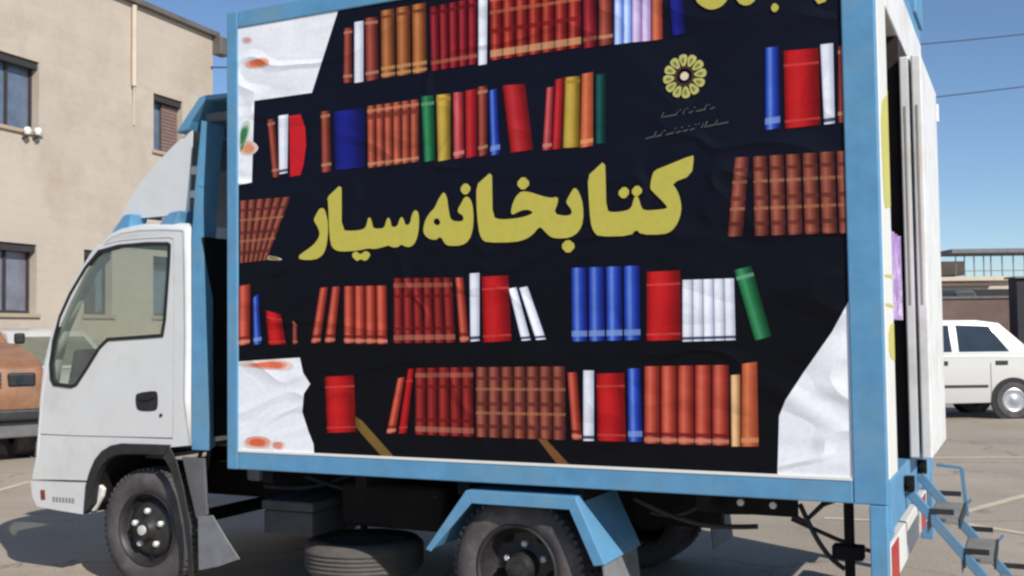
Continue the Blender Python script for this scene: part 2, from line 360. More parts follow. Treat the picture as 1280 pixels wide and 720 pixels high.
# white paper-like areas
blob([(290, 20), (423, 0), (423, 7), (390, 116), (318, 126), (315, 228), (290, 232)], PWHITE)
blob([(290, 452), (375, 447), (379, 466), (388, 480), (380, 492), (378, 515), (386, 540), (392, 555), (393, 580), (290, 572)], PWHITE)
blob([(1090, 350), (1072, 374), (1040, 415), (1005, 465), (982, 500), (974, 520), (972, 606), (1090, 612)], PWHITE)
for p, c in (([(304, 80), (312, 75), (330, 72), (338, 76), (334, 84), (312, 87)], (222, 118, 84)),
             ([(303, 47), (311, 46), (316, 50), (312, 54), (304, 54)], (214, 160, 160)),
             ([(303, 455), (340, 450), (366, 453), (362, 461), (340, 462), (306, 458)], (222, 110, 78)),
             ([(306, 549), (318, 545), (334, 547), (340, 553), (332, 560), (308, 559)], (218, 104, 66)),
             ([(340, 552), (352, 551), (357, 556), (352, 563), (341, 561)], (214, 138, 120)),
             ([(300, 160), (308, 154), (313, 158), (308, 175), (300, 192)], (62, 122, 76)),
             ([(302, 184), (310, 176), (318, 180), (322, 186), (314, 193), (302, 192)], (222, 150, 110)),
             ([(335, 318), (358, 325), (333, 325)], (128, 112, 50))):
    k0 = (sum(x for x, y in p) / len(p), sum(y for x, y in p) / len(p))
    sc_ = lambda f: [(k0[0] + (x - k0[0]) * f * random.uniform(.85, 1.15), k0[1] + (y - k0[1]) * f * random.uniform(.8, 1.2)) for x, y in p]
    for f, kk, dy in ((1.15, .25, .0022), (.95, .6, .0027), (.68, 1.0, .0032)):
        blob(sc_(f), tuple(max(2, v * kk + 232 * (1 - kk)) for v in c), dy, 2)
# crooked brown print strips low on the print
blob([(444, 520), (453, 526), (493, 571), (478, 571), (446, 535)], (112, 88, 44), .003)
blob([(672, 548), (682, 548), (716, 588), (700, 586)], (112, 74, 44), .003)
GRAD = {  # edge, middle, highlight colours of a spine; bands (v0, v1, colour)
 'brown':  ((92, 34, 32), (158, 68, 56), (186, 96, 78), [(.06, .10, (200, 150, 110)), (.86, .9, (205, 160, 120))]),
 'orange': ((110, 56, 28), (182, 104, 56), (214, 140, 86), [(.08, .12, (110, 60, 36)), (.84, .88, (226, 170, 110)), (.94, .97, (226, 180, 120))]),
 'dred':   ((96, 12, 26), (156, 30, 42), (178, 60, 66), [(.08, .13, (110, 20, 30)), (.85, .9, (186, 110, 80))]),
 'gold':   ((110, 20, 22), (170, 40, 38), (204, 92, 70), [(.1, .16, (214, 128, 84)), (.3, .34, (206, 120, 80)), (.56, .62, (126, 24, 26)), (.86, .95, (232, 186, 130))]),
 'white':  ((186, 190, 206), (232, 234, 242), (238, 240, 246), []),
 'whitef': ((186, 190, 210), (234, 236, 244), (240, 242, 248), [(.93, .97, (24, 26, 60))]),
 'red':    ((168, 20, 26), (206, 28, 32), (212, 38, 40), [(.18, .2, (222, 82, 72)), (.9, .92, (222, 82, 72))]),
 'rred':   ((150, 24, 30), (198, 34, 42), (206, 60, 62), []),
 'navy':   ((24, 26, 100), (28, 34, 132), (32, 38, 142), []),
 'obrown': ((126, 48, 36), (186, 84, 62), (206, 112, 84), [(.06, .1, (216, 150, 110)), (.14, .22, (120, 50, 40)), (.92, .96, (222, 160, 120))]),
 'green':  ((22, 84, 52), (40, 124, 74), (70, 152, 104), [(.1, .14, (120, 180, 140))]),
 'dgreen': ((10, 48, 48), (22, 78, 74), (40, 104, 96), []),
 'yellow': ((150, 116, 30), (204, 170, 66), (216, 184, 92), [(.05, .09, (180, 140, 50))]),
 'pink':   ((160, 30, 44), (210, 74, 80), (226, 116, 116), [(.9, .95, (236, 170, 150))]),
 'blue':   ((22, 36, 150), (46, 84, 204), (112, 146, 226), [(.86, .93, (150, 176, 236))]),
 'lblue':  ((90, 120, 214), (172, 196, 240), (206, 220, 246), []),
 'lilac':  ((160, 132, 190), (206, 184, 222), (226, 206, 232), []),
 'coral':  ((190, 70, 50), (222, 106, 76), (232, 140, 100), []),
 'bband':  ((96, 40, 36), (150, 74, 60), (174, 102, 80), [(.14, .18, (100, 44, 40)), (.3, .33, (178, 120, 84)), (.5, .55, (104, 46, 38)), (.64, .67, (184, 122, 84)), (.82, .87, (100, 44, 38))]),
 'rband':  ((96, 18, 24), (150, 36, 36), (170, 58, 50), [(.08, .14, (176, 104, 84)), (.26, .3, (110, 22, 24)), (.76, .8, (110, 22, 24)), (.88, .95, (190, 120, 96))]),
 'orred':  ((150, 40, 32), (206, 78, 60), (226, 116, 92), [(.86, .9, (110, 24, 28)), (.93, .97, (230, 160, 130))]),
 'tan':    ((190, 130, 80), (230, 178, 126), (240, 200, 150), []),
 'lorange':((140, 62, 36), (196, 96, 60), (212, 122, 84), [(.9, .95, (220, 150, 100))]),
}
def books(tl, tr, bl, br, n, style, gap=.05):
    e, mid, hi, bands = GRAD[style]
    if not style.startswith(('white', 'l', 'tan')):
        mute = lambda c: tuple(.90 * v for v in c)
        e, mid, hi = mute(e), mute(mid), mute(hi); bands = [(a_, b_, mute(c)) for a_, b_, c in bands]
    q = [Vector((*pan(p), 0)) for p in (tl, tr, bl, br)]
    e = tuple(.72 * v for v in e) if not style.startswith(('white', 'l')) else e
    prof = [(0, e), (.16, mid), (.36, hi), (.55, mid), (.82, tuple((a + 2 * b_) / 3 for a, b_ in zip(mid, e))), (1, e)]
    cuts = sorted({0., .5, 1.} | {v for a, b_, _ in bands for v in (a - .012, a + .004, b_ - .004, b_ + .012)})
    cuts = [c for c in cuts if 0 <= c <= 1]
    for i in range(n):
        a0, a1 = (i + gap * .5) / n, (i + 1 - gap * .5) / n
        ju = random.uniform(.93, 1.06); vs = []; cs = []
        for v in cuts:
            bc = None
            for p0, p1, c in bands:
                if p0 <= v <= p1: bc = c
            for u, c in prof:
                uu = a0 + (a1 - a0) * u
                P = q[0].lerp(q[1], uu).lerp(q[2].lerp(q[3], uu), v)
                vs.append(clampb((P.x, P.y), YB - .003))
                cc = c if bc is None else tuple(.75 * x + .25 * y for x, y in zip(bc, c))
                cs.append(tuple(min(.95, k * ju) for k in lin(cc)))
        k = len(prof)
        bn.add(vs, [(r * k + t, r * k + t + 1, (r + 1) * k + t + 1, (r + 1) * k + t) for r in range(len(cuts) - 1) for t in range(k - 1)], cs)
B = books
# shelf 1
B((430, 36), (441, 34), (429, 104), (441, 103), 1, 'brown'); B((443, 28), (455, 26), (443, 104), (455, 102), 1, 'white'); B((456, 23), (473, 21), (457, 102), (474, 99), 1, 'brown')
B((475, 14), (534, 3), (476, 98), (535, 90), 3, 'orange', .1); B((537, 9), (597, -3), (539, 89), (597, 80), 5, 'dred'); B((598, -3), (610, -5), (598, 82), (609, 80), 1, 'white')
B((612, -12), (727, -30), (613, 76), (727, 59), 7, 'gold'); B((728, -28), (746, -31), (729, 61), (747, 58), 1, 'dred'); B((748, -30), (766, -33), (748, 58), (767, 55), 1, 'brown')
B((768, -34), (790, -38), (768, 56), (790, 53), 2, 'lblue'); B((790, -38), (814, -41), (790, 53), (814, 51), 2, 'lilac'); B((814, -41), (828, -43), (814, 51), (829, 49), 1, 'coral'); B((833, -40), (852, -43), (840, 45), (858, 42), 1, 'navy')
# shelf 2
B((334, 150), (344, 148), (341, 222), (350, 221), 1, 'brown'); B((348, 145), (361, 143), (349, 218), (360, 216), 1, 'whitef')
blob([(362, 145), (376, 143), (382, 160), (383, 182), (380, 205), (376, 219), (363, 221)], (196, 32, 42), .003)
B((401, 140), (413, 138), (402, 216), (415, 214), 1, 'brown'); B((416, 140), (457, 135), (418, 213), (458, 209), 1, 'navy'); B((459, 133), (524, 124), (460, 210), (524, 202), 6, 'obrown')
B((526, 121), (543, 119), (530, 203), (545, 200), 1, 'green'); B((545, 119), (564, 117), (547, 202), (564, 199), 1, 'yellow'); B((566, 116), (580, 115), (567, 199), (581, 196), 1, 'pink'); B((581, 114), (597, 111), (582, 198), (597, 195), 1, 'rred')
B((597, 109), (610, 107), (598, 196), (610, 193), 1, 'brown'); B((611, 114), (622, 110), (613, 195), (626, 192), 1, 'blue'); B((628, 107), (657, 105), (638, 191), (667, 187), 1, 'rred', .02)
B((683, 110), (693, 108), (678, 188), (690, 187), 1, 'pink'); B((694, 100), (706, 97), (690, 187), (702, 186), 1, 'rred'); B((706, 97), (726, 95), (703, 185), (725, 184), 1, 'yellow'); B((727, 93), (742, 90), (725, 185), (742, 182), 1, 'lorange'); B((744, 94), (758, 92), (744, 180), (758, 179), 1, 'dgreen')
B((956, 60), (974, 58), (956, 163), (976, 160), 1, 'blue'); B((979, 64), (1024, 60), (981, 161), (1026, 156), 1, 'red', .02); B((1025, 56), (1042, 54), (1030, 156), (1044, 154), 1, 'whitef'); B((1047, 58), (1066, 56), (1047, 154), (1068, 152), 1, 'brown')
# shelf 3
B((300, 251), (364, 246), (300, 329), (334, 325), 6, 'bband'); B((918, 197), (937, 196), (909, 296), (929, 295), 1, 'bband'); B((940, 196), (1066, 188), (942, 295), (1070, 291), 6, 'bband', .12)
# shelf 4
B((298, 358), (314, 355), (298, 432), (313, 430), 1, 'orred'); B((316, 374), (324, 366), (317, 431), (328, 430), 1, 'blue'); B((332, 388), (352, 393), (336, 431), (358, 430), 1, 'red', .02); B((366, 400), (372, 406), (366, 430), (373, 430), 1, 'brown')
B((400, 360), (411, 359), (389, 429), (401, 428), 1, 'orred'); B((415, 359), (426, 358), (406, 428), (419, 428), 1, 'orred'); B((430, 358), (484, 357), (430, 429), (485, 430), 4, 'orred')
B((492, 348), (566, 347), (492, 429), (570, 428), 6, 'rband'); B((569, 347), (580, 347), (575, 428), (587, 427), 1, 'orred'); B((587, 342), (600, 341), (588, 427), (600, 426), 1, 'whitef'); B((602, 346), (636, 344), (604, 428), (640, 426), 1, 'red', .02)
B((636, 361), (646, 359), (652, 426), (664, 425), 1, 'whitef'); B((649, 360), (660, 358), (670, 425), (683, 424), 1, 'whitef'); B((713, 335), (801, 332), (714, 427), (802, 425), 4, 'blue', .1)
B((808, 340), (851, 338), (808, 426), (852, 425), 1, 'red', .02); B((853, 350), (918, 348), (853, 427), (920, 425), 5, 'whitef'); B((917, 338), (940, 332), (943, 426), (965, 420), 1, 'green')
# shelf 5
B((406, 471), (443, 469), (409, 541), (446, 540), 1, 'red', .02); B((497, 473), (507, 471), (483, 542), (495, 541), 1, 'orred'); B((510, 462), (518, 460), (498, 542), (509, 541), 1, 'red')
B((519, 460), (592, 459), (519, 543), (593, 546), 5, 'rband'); B((595, 459), (707, 458), (595, 546), (708, 550), 7, 'bband'); B((709, 466), (722, 465), (715, 549), (728, 550), 1, 'orred'); B((729, 463), (743, 463), (729, 551), (743, 551), 1, 'whitef')
B((745, 467), (781, 466), (747, 551), (783, 552), 1, 'red', .02); B((784, 461), (801, 460), (785, 552), (804, 552), 1, 'blue'); B((805, 458), (912, 456), (805, 554), (912, 557), 5, 'orred'); B((913, 469), (926, 468), (914, 558), (926, 558), 1, 'tan'); B((927, 455), (947, 452), (926, 558), (949, 558), 1, 'lorange')
banner = bn.build('printed_banner', VINYL, truck)
# pale hem of the vinyl above the bottom rail
m = MB(); a = PY((299, 566.5), 0); b = PY((1077, 601), 0)
m.box((PW, -.003, Z0 + BH - .002), (LX - RW - .005, .009, Z0 + BH + .012)); m.build('banner_hem', PANELWHITE, banner, bevel=.002)

# lettering
def z1(pts): return [(360 + x / 4.5, 180 + y / 4.5) for x, y in pts]
def z2(pts): return [(520 + x / 4.5, 180 + y / 4.5) for x, y in pts]
def z3(pts): return [(700 + x / 4.5, 180 + y / 4.5) for x, y in pts]
lt = MB()
def glyph(*loops): lt.plate([[pan(p) for p in smoothpts(l, 1)] for l in loops], lambda x, z: (x, YB - .006, z), Vector((0, .0025, 0)))
glyph(z1([(183, 362), (206, 362), (218, 400), (228, 450), (226, 520), (215, 590), (195, 630), (155, 652), (72, 652), (62, 632), (85, 612), (130, 582), (162, 552), (183, 512), (176, 478), (155, 442), (148, 425), (168, 385)]))
glyph(z1([(302, 228), (304, 300), (303, 486), (370, 490), (436, 480), (450, 440), (452, 420), (464, 412), (474, 440), (480, 474), (515, 478), (546, 472), (556, 430), (568, 412), (578, 430), (584, 468), (618, 466), (630, 425), (643, 408), (655, 430), (661, 458), (690, 452), (700, 395), (718, 370), (736, 384), (740, 450), (730, 525), (712, 565), (690, 580), (662, 578), (642, 564), (618, 582), (590, 582), (568, 570), (540, 580), (490, 592), (455, 586), (400, 600), (300, 606), (262, 594), (242, 562), (234, 460), (230, 330), (224, 302), (258, 268)]))
glyph(z1([(358, 626), (384, 600), (411, 624), (440, 598), (470, 622), (441, 662), (411, 646), (390, 662)]))
glyph(z2([(160, 270), (176, 300), (186, 380), (197, 428), (236, 438), (272, 432), (268, 402), (240, 388), (238, 368), (260, 330), (276, 298), (300, 298), (320, 340), (326, 420), (320, 490), (300, 545), (260, 572), (190, 574), (165, 562), (150, 532), (136, 522), (118, 540), (80, 536), (50, 512), (43, 480), (55, 430), (75, 395), (110, 358), (126, 318), (146, 286)]),
      z2([(98, 438), (112, 418), (130, 420), (142, 440), (132, 458), (110, 456)]))
glyph(z2([(281, 214), (316, 252), (281, 294), (246, 256)]))
R3 = lambda p: ((700 - 520) * 4.5 + p[0], p[1])
glyph(z2([(428, 156), (430, 240), (432, 412), (480, 426), (560, 420), (622, 408), (664, 388), (640, 370), (602, 372), (570, 386), (545, 400), (536, 382), (545, 340), (565, 295), (595, 266), (640, 270), (700, 290), (760, 305), (800, 297), (800, 330), (776, 392)] +
         [R3(p) for p in [(30, 406), (68, 398), (68, 370), (45, 342), (36, 325), (60, 280), (84, 242), (110, 272), (131, 340), (133, 430), (111, 492), (60, 528), (-10, 532)]] +
         [(765, 526), (735, 502), (706, 468), (690, 472), (660, 510), (620, 536), (560, 553), (400, 555), (370, 534), (354, 480), (343, 350), (343, 232), (380, 198)]))
glyph(z2([(605, 178), (648, 222), (605, 266), (564, 225)]))
glyph(z3([(46, 532), (94, 574), (48, 622), (4, 576)]))
glyph(z3([(254, 92), (258, 200), (262, 374), (300, 386), (380, 376), (406, 356), (416, 312), (430, 286), (446, 310), (456, 352), (475, 376), (560, 370), (610, 362), (592, 336), (520, 265), (508, 248), (519, 180), (535, 148), (600, 123), (748, 62), (754, 78), (742, 178), (630, 220), (660, 260), (681, 320), (684, 380), (666, 442), (630, 492), (580, 510), (460, 510), (430, 480), (400, 517), (220, 522), (190, 492), (174, 440), (165, 320), (158, 180), (200, 143)]))
glyph(z3([(364, 234), (398, 271), (362, 315), (322, 278)])); glyph(z3([(436, 226), (472, 265), (431, 303), (398, 269)]))
# feet of the title line that runs out of the top of the picture
glyph([(862, -22), (870, 2), (880, 10), (890, 13), (902, 9), (910, 0), (914, -22), (890, -38)], [(877, -14), (884, -2), (891, -1), (897, -6), (900, -20), (889, -28)])
glyph([(916, -12), (922, 3), (931, 8), (941, 5), (948, -6), (944, -34), (926, -34)]); glyph([(968, 3), (975, 9), (969, 17), (963, 11)]); glyph([(1019, -20), (1019, 7), (1036, 1), (1040, -26)])
lt.build('lettering', LETTER, banner)
# emblem: a ring of twelve petals round a pale centre
em = MB(); ec = pan((856, 95.5)); er = (Vector((*pan((856, 68)), 0)) - Vector((*ec, 0))).length
for k in range(12):
    t = 2 * math.pi * k / 12 + .06
    pts = []
    for r, w in ((.44, .05), (.6, .13), (.8, .2), (.94, .17), (1.0, .07)):
        pts.append((r, w))
    lp = [(r, -w) for r, w in pts] + [(r, w) for r, w in reversed(pts)]
    lp = [(ec[0] + er * (r * math.cos(t) - w * math.sin(t)), ec[1] + er * (r * math.sin(t) + w * math.cos(t))) for r, w in lp]
    em.mi = 0; em.plate([lp], lambda x, z: (x, YB - .005, z), Vector((0, .002, 0)))
    l2 = [(r, w) for r, w in ((.62, -.035), (.82, -.06), (.86, 0), (.82, .06), (.62, .035))]
    em.mi = 1; em.plate([[(ec[0] + er * (r * math.cos(t) - w * math.sin(t)), ec[1] + er * (r * math.sin(t) + w * math.cos(t))) for r, w in l2]], lambda x, z: (x, YB - .0065, z), Vector((0, .0012, 0)))
ring = lambda r, n=28: [(ec[0] + er * r * math.cos(2 * math.pi * i / n), ec[1] + er * r * math.sin(2 * math.pi * i / n)) for i in range(n)]
em.mi = 2; em.plate([ring(.46), ring(.34)], lambda x, z: (x, YB - .007, z), Vector((0, .0012, 0)))
em.mi = 3; em.plate([ring(.19)], lambda x, z: (x, YB - .0065, z), Vector((0, .002, 0)))
em.build('emblem', [mat('emblem_green', (186, 182, 104), .5, var=.12, vscale=30), mat('emblem_core', (128, 120, 62), .5), mat('emblem_brown', (58, 34, 22), .5), mat('emblem_pale', (226, 208, 176), .5)], banner)
# two dim illegible script lines below it
sm = MB(); rnd = random.Random(3)
for (x0, y0, x1, y1, h) in ((826, 146, 893, 134, 9), (808, 172, 910, 152, 9)):
    n = int((x1 - x0) / 4.2)
    for i in range(n):
        u = (i + .5) / n; cx = x0 + (x1 - x0) * u; cy = y0 + (y1 - y0) * u
        k = rnd.random()
        if k < .35: pts = [(cx - 2, cy + 2), (cx + 1.6, cy - h * .75 * rnd.uniform(.6, 1)), (cx + 2.6, cy - h * .6), (cx - .6, cy + 2.4)]
        elif k < .8: pts = [(cx - 3, cy + 1.4), (cx, cy + .2), (cx + 3, cy - 1), (cx + 3, cy + .4), (cx, cy + 2), (cx - 3, cy + 2.8)]
        else: pts = [(cx - 1, cy - 4), (cx + .4, cy - 5), (cx + 1.4, cy - 3.8), (cx, cy - 2.8)]
        sm.plate([[pan(p) for p in pts]], lambda x, z: (x, YB - .004, z), Vector((0, .0015, 0)))
sm.build('script_line', mat('dim_print', (74, 78, 74), .5), banner)

# --- rear end of the box
m = MB(); m.box((LX - .06, .052, Z0 + .1), (LX + .004, .36, Z1 - .1)); rp = m.build('rear_panel', PANELWHITE, truck, bevel=.004)
m = MB()
xr = LX + .006
def rear(q): p = PX(q, xr); return (min(max(p.y, .06), .352), p.z)
for pts in ([(1101, 130), (1108, 118), (1113, 118), (1117, 140), (1119, 200), (1119, 262), (1112, 258), (1106, 262), (1103, 200)], [(1111, 408), (1118, 402), (1128, 412), (1129, 440), (1120, 452), (1112, 446)],
            [(1106, 342), (1122, 345), (1122, 349), (1106, 346)], [(1106, 378), (1122, 382), (1122, 386), (1106, 382)]):
    m.plate([[rear(p) for p in smoothpts(pts, 1)]], lambda y, z: (xr, y, z), Vector((-.0015, 0, 0)))
m.build('printed_curve', YEL, rp)
m = MB(); m.box((LX - .06, .37, 2.99), (LX + .006, WB - .052, Z1 - .102)); m.build('door_header', CREAM, truck, bevel=.01)
m = MB(); m.box((LX - .06, .052, Z0 - .12), (LX + .006, WB - .03, Z0 + .098)); m.build('rear_sill', BLUE, truck, bevel=.006)
# folded door leaves standing proud on the far part of the opening
def leaf(y0, y1, xa, xb, name):
    m = MB(); za, zb = Z0 + .105, 2.87
    m.box((xa, y0, za), (xb, y1, zb)); o = m.build(name, CREAM, truck, bevel=.008)
    m = MB(); m.box((xa + (xb - xa) * .4, y0 - .003, za + .75), (xa + (xb - xa) * .6, y0 + .004, zb - .25)); m.build('side_groove', mat('groove_grey_%d' % int(xa * 1000), (160, 152, 140), .7), o)
    for zc in (zb - .12,):
        m = MB(); m.tube([(xb + .004, y1 - .02, zc - .05), (xb + .004, y1 - .02, zc + .05)], .010, 8); m.build('hinge', CREAM, o)
    return o
leaf(.86, 1.84, LX + .008, LX + .056, 'door_leaf'); leaf(.85, 1.82, LX + .064, LX + .113, 'door_leaf')
# purple curtain inside the gap
m = MB(); pts = [(LX - .012 + .012 * math.sin(i * 1.7), .375 + i * .036) for i in range(13)]
for i in range(12):
    (xa, ya), (xb, yb) = pts[i], pts[i + 1]
    m.add([(xa, ya, 1.56), (xb, yb, 1.56), (xb, yb, 1.97), (xa, ya, 1.97), (xa - .006, ya, 1.56), (xb - .006, yb, 1.56), (xb - .006, yb, 1.97), (xa - .006, ya, 1.97)], [(0, 1, 2, 3), (7, 6, 5, 4), (3, 2, 6, 7), (1, 0, 4, 5)])
m.build('curtain', PURPLE, truck, smooth=True)
# corner legs, striped bar
for ya in (-.01, WB - .06):
    m = MB(); m.box((LX - .075, ya, .24), (LX - .003, ya + .07, Z0 - .002)); m.build('corner_leg', BLUE, truck, bevel=.005)
bar = MB(); bar.box((LX - .05, .065, .42), (LX + .0, 1.8, .60)); bo = bar.build('rear_bar', PANELWHITE, truck, bevel=.006)
for y0 in (.07, 1.45):
    m = MB(); m.box((LX - .001, y0, .425), (LX + .004, y0 + .26, .595)); m.build('red_band', RED, bo)
m = MB(); m.box((LX - .05, .065, .605), (LX - .01, .3, Z0 - .125)); m.box((LX - .05, WB - .3, .605), (LX - .01, WB - .065, Z0 - .125)); m.build('bar_bracket', BLUE, truck, bevel=.004)

# --- folding steps hung from the rear sill
st = bpy.data.objects.new('rear_steps', None); COL.objects.link(st); st.parent = truck
STEPB = mat('step_blue_paint', (86, 128, 158), .55, var=.15, vscale=9, dirt=(120, 120, 118), dscale=8, damt=.6)
GRATE = mat('step_grating', (132, 128, 122), .7, .2, var=.2, vscale=20)
sx, sz, dx, dz = LX + .02, .755, .60, -.72
for y in (.64, 1.22):
    m = MB(); m.bar((sx, y, sz), (sx + dx, y, sz + dz), .025, .045); m.build('stringer', STEPB, st, bevel=.004)
for i in range(4):
    t = .20 + .24 * i; x = sx + dx * t; z = sz + dz * t
    m = MB(); m.box((x - .04, .655, z + .0), (x + .09, 1.205, z + .018)); m.build('step', GRATE, st, bevel=.003)
    m = MB(); m.box((x - .045, .655, z - .05), (x - .041, 1.205, z + .016)); m.build('step_riser', STEPB, st)
    m = MB(); m.box((x + .091, .66, z - .022), (x + .10, 1.2, z + .02)); m.build('step_nosing', BLACKP, st)
    for y in (.63, 1.232):
        m = MB(); m.box((x - .03, y - .006, z + .045), (x + .075, y + .006, z + .07)); m.bar((x - .03, y, z + .05), (x - .03, y, z - .02), .01, .01); m.build('step_bracket', BLACKP, st, bevel=.002)
m = MB(); m.bar((sx + .08, 1.25, sz + .055), (sx + .20, 1.25, sz + .045), .012, .016); m.bar((sx + .20, 1.25, sz + .045), (sx + .22, 1.25, sz - .20), .014, .02)
for t in (.28, .52, .76, .97): m.bar((sx + dx * t, 1.24, sz + dz * t), (sx + dx * t + .075, 1.25, sz + dz * t + .09), .012, .012)
m.build('step_rail', STEPB, st, bevel=.002)
for y in (.6, 1.27):
    m = MB(); m.box((LX + .007, y - .03, Z0 - .02), (LX + .05, y + .03, Z0 + .05)); m.tube([(LX + .03, y - .05, Z0 + .02), (LX + .03, y + .05, Z0 + .02)], .016, 8); m.build('step_hinge', CHASSIS, st, bevel=.003)

# --- chassis
m = MB()
for y in (.72, 1.52): m.box((-1.5, y, .50), (2.62, y + .07, .70)); m.box((0.05, y - .01, .702), (LX - .1, y + .08, Z0 + .008))
for x in (-1.3, -.2, .75, 1.25, 2.3): m.box((x, .793, .53), (x + .08, 1.517, .66))
m.build('chassis_frame', CHASSIS, truck, bevel=.004)
m = MB()
for k in range(5): m.box((.2 + k * .62, .06, Z0 - .075), (.27 + k * .62, WB - .06, Z0 - .004 + .0))
m.build('floor_bearer', CHASSIS, truck, bevel=.003)
YA = .17
FW = (-.79, YA, .358); RWH = (1.76, .05, .355)
def tyre_mesh(c, r, w, n=64, sgn=1):
    m = MB(); k = r
    prof = [(k * .60, .03), (k * .66, .012), (k * .78, .0), (k * .90, .008), (k * .965, .028), (k * .985, .045), (k, .06), (k, w - .06), (k * .985, w - .045), (k * .965, w - .028), (k * .90, w - .008), (k * .78, w), (k * .66, w - .012), (k * .60, w - .03), (k * .58, w * .5), (k * .60, .03)]
    m.lathe(c, [(a, o * sgn) for a, o in prof], n)
    for i in range(56):             # tread lugs
        t = 2 * math.pi * i / 56
        for o0, o1, ph in ((.022, w * .42, 0), (w * .58, w - .022, .5)):
            tt = t + ph * 2 * math.pi / 56; ct, s_ = math.cos(tt), math.sin(tt); hw = .010
            ra, rb = k * .955, k * 1.014
            P = lambda r_, d, o: (c[0] + r_ * ct - d * s_, c[1] + o * sgn, c[2] + r_ * s_ + d * ct)
            m.hexa([P(ra, -hw, o0), P(ra, hw, o0), P(ra, hw, o1), P(ra, -hw, o1)], [P(rb, -hw, o0 + .012), P(rb, hw, o0 + .012), P(rb, hw, o1), P(rb, -hw, o1)])
    return m
def wheel(c, r, w, sgn=1, rear=False):
    wh = tyre_mesh(c, r, w, sgn=sgn).build('wheel', RUBBER, truck, smooth=True)
    m = MB()
    if not rear:
        prof = [(r * .64, .020), (r * .60, .012), (r * .57, .022), (r * .55, .06), (r * .50, .075), (r * .44, .052), (r * .36, .040), (r * .25, .040), (r * .2, .03), (r * .17, .0), (r * .15, -.012), (0.001, -.016)]
    else:
        prof = [(r * .64, .020), (r * .60, .012), (r * .57, .022), (r * .54, .11), (r * .46, .14), (r * .34, .145), (r * .22, .13), (r * .2, .05), (r * .17, .03), (.001, .025)]
    m.lathe(c, [(a, o * sgn) for a, o in prof], 48); m.build('rim', STEEL, wh, smooth=True)
    y0 = .038 if not rear else .143
    for i in range(5):
        m = MB(); t = R_(20 + 72 * i); x = c[0] + r * .30 * math.cos(t); z = c[2] + r * .30 * math.sin(t)
        m.lathe((x, c[1], z), [(.019, (y0 + .004) * sgn), (.019, (y0 - .018) * sgn), (.013, (y0 - .024) * sgn), (.001, (y0 - .024) * sgn)], 6)
        m.build('wheel_nut', NUT, wh)
    m = MB(); m.lathe(c, [(r * .085, -.006 * sgn if not rear else .03 * sgn), (r * .08, (-.026 if not rear else .012) * sgn), (.001, (-.03 if not rear else .008) * sgn)], 16); m.build('hub_cap', NUT if not rear else STEEL, wh, smooth=True)
    for i in range(5):
        m = MB(); t = R_(56 + 72 * i); x = c[0] + r * .475 * math.cos(t); z = c[2] + r * .475 * math.sin(t); yy = c[1] + (.055 if not rear else .132) * sgn
        q = [(x + .034 * math.cos(a) * abs(math.cos(t)) + .034 * math.cos(a) * .4, yy, z + .030 * math.sin(a)) for a in [2 * math.pi * j / 14 for j in range(14)]]
        m.add(q + [(p[0], p[1] + .004 * sgn, p[2]) for p in q], [tuple(range(14)), tuple(range(27, 13, -1))] + [(j, (j + 1) % 14, 14 + (j + 1) % 14, 14 + j) for j in range(14)])
        m.build('rim_hole', HOLE, wh)
    return wh
wheel(FW, .362, .20); wheel((FW[0], WB - YA, FW[2]), .362, .20, -1)
wheel(RWH, .352, .20, 1, True); wheel((RWH[0], WB - RWH[1], RWH[2]), .352, .20, -1, True)
for yy in (.285, WB - .285 - .2):
    o = tyre_mesh((RWH[0], yy, RWH[2]), .352, .20).build('inner_tyre', RUBBER, truck, smooth=True)
m = MB(); m.tube([(RWH[0], .5, RWH[2]), (RWH[0], WB - .5, RWH[2])], .055, 14); m.lathe((RWH[0], WB / 2 - .16, RWH[2]), [(.06, 0), (.15, .06), (.17, .16), (.15, .26), (.06, .32)], 20); m.build('rear_axle', CHASSIS, truck, smooth=True)
m = MB(); m.tube([(FW[0], .38, FW[2]), (FW[0], WB - .38, FW[2])], .045, 12); m.build('front_axle', CHASSIS, truck, smooth=True)
for y in (.62, WB - .69):
    m = MB()
    for k in range(5): m.box((RWH[0] - .55 + k * .09, y, .40 + k * -.012 + .02), (RWH[0] + .55 - k * .09, y + .06, .431 - k * .012))
    m.build('leaf_spring', CHASSIS, truck)
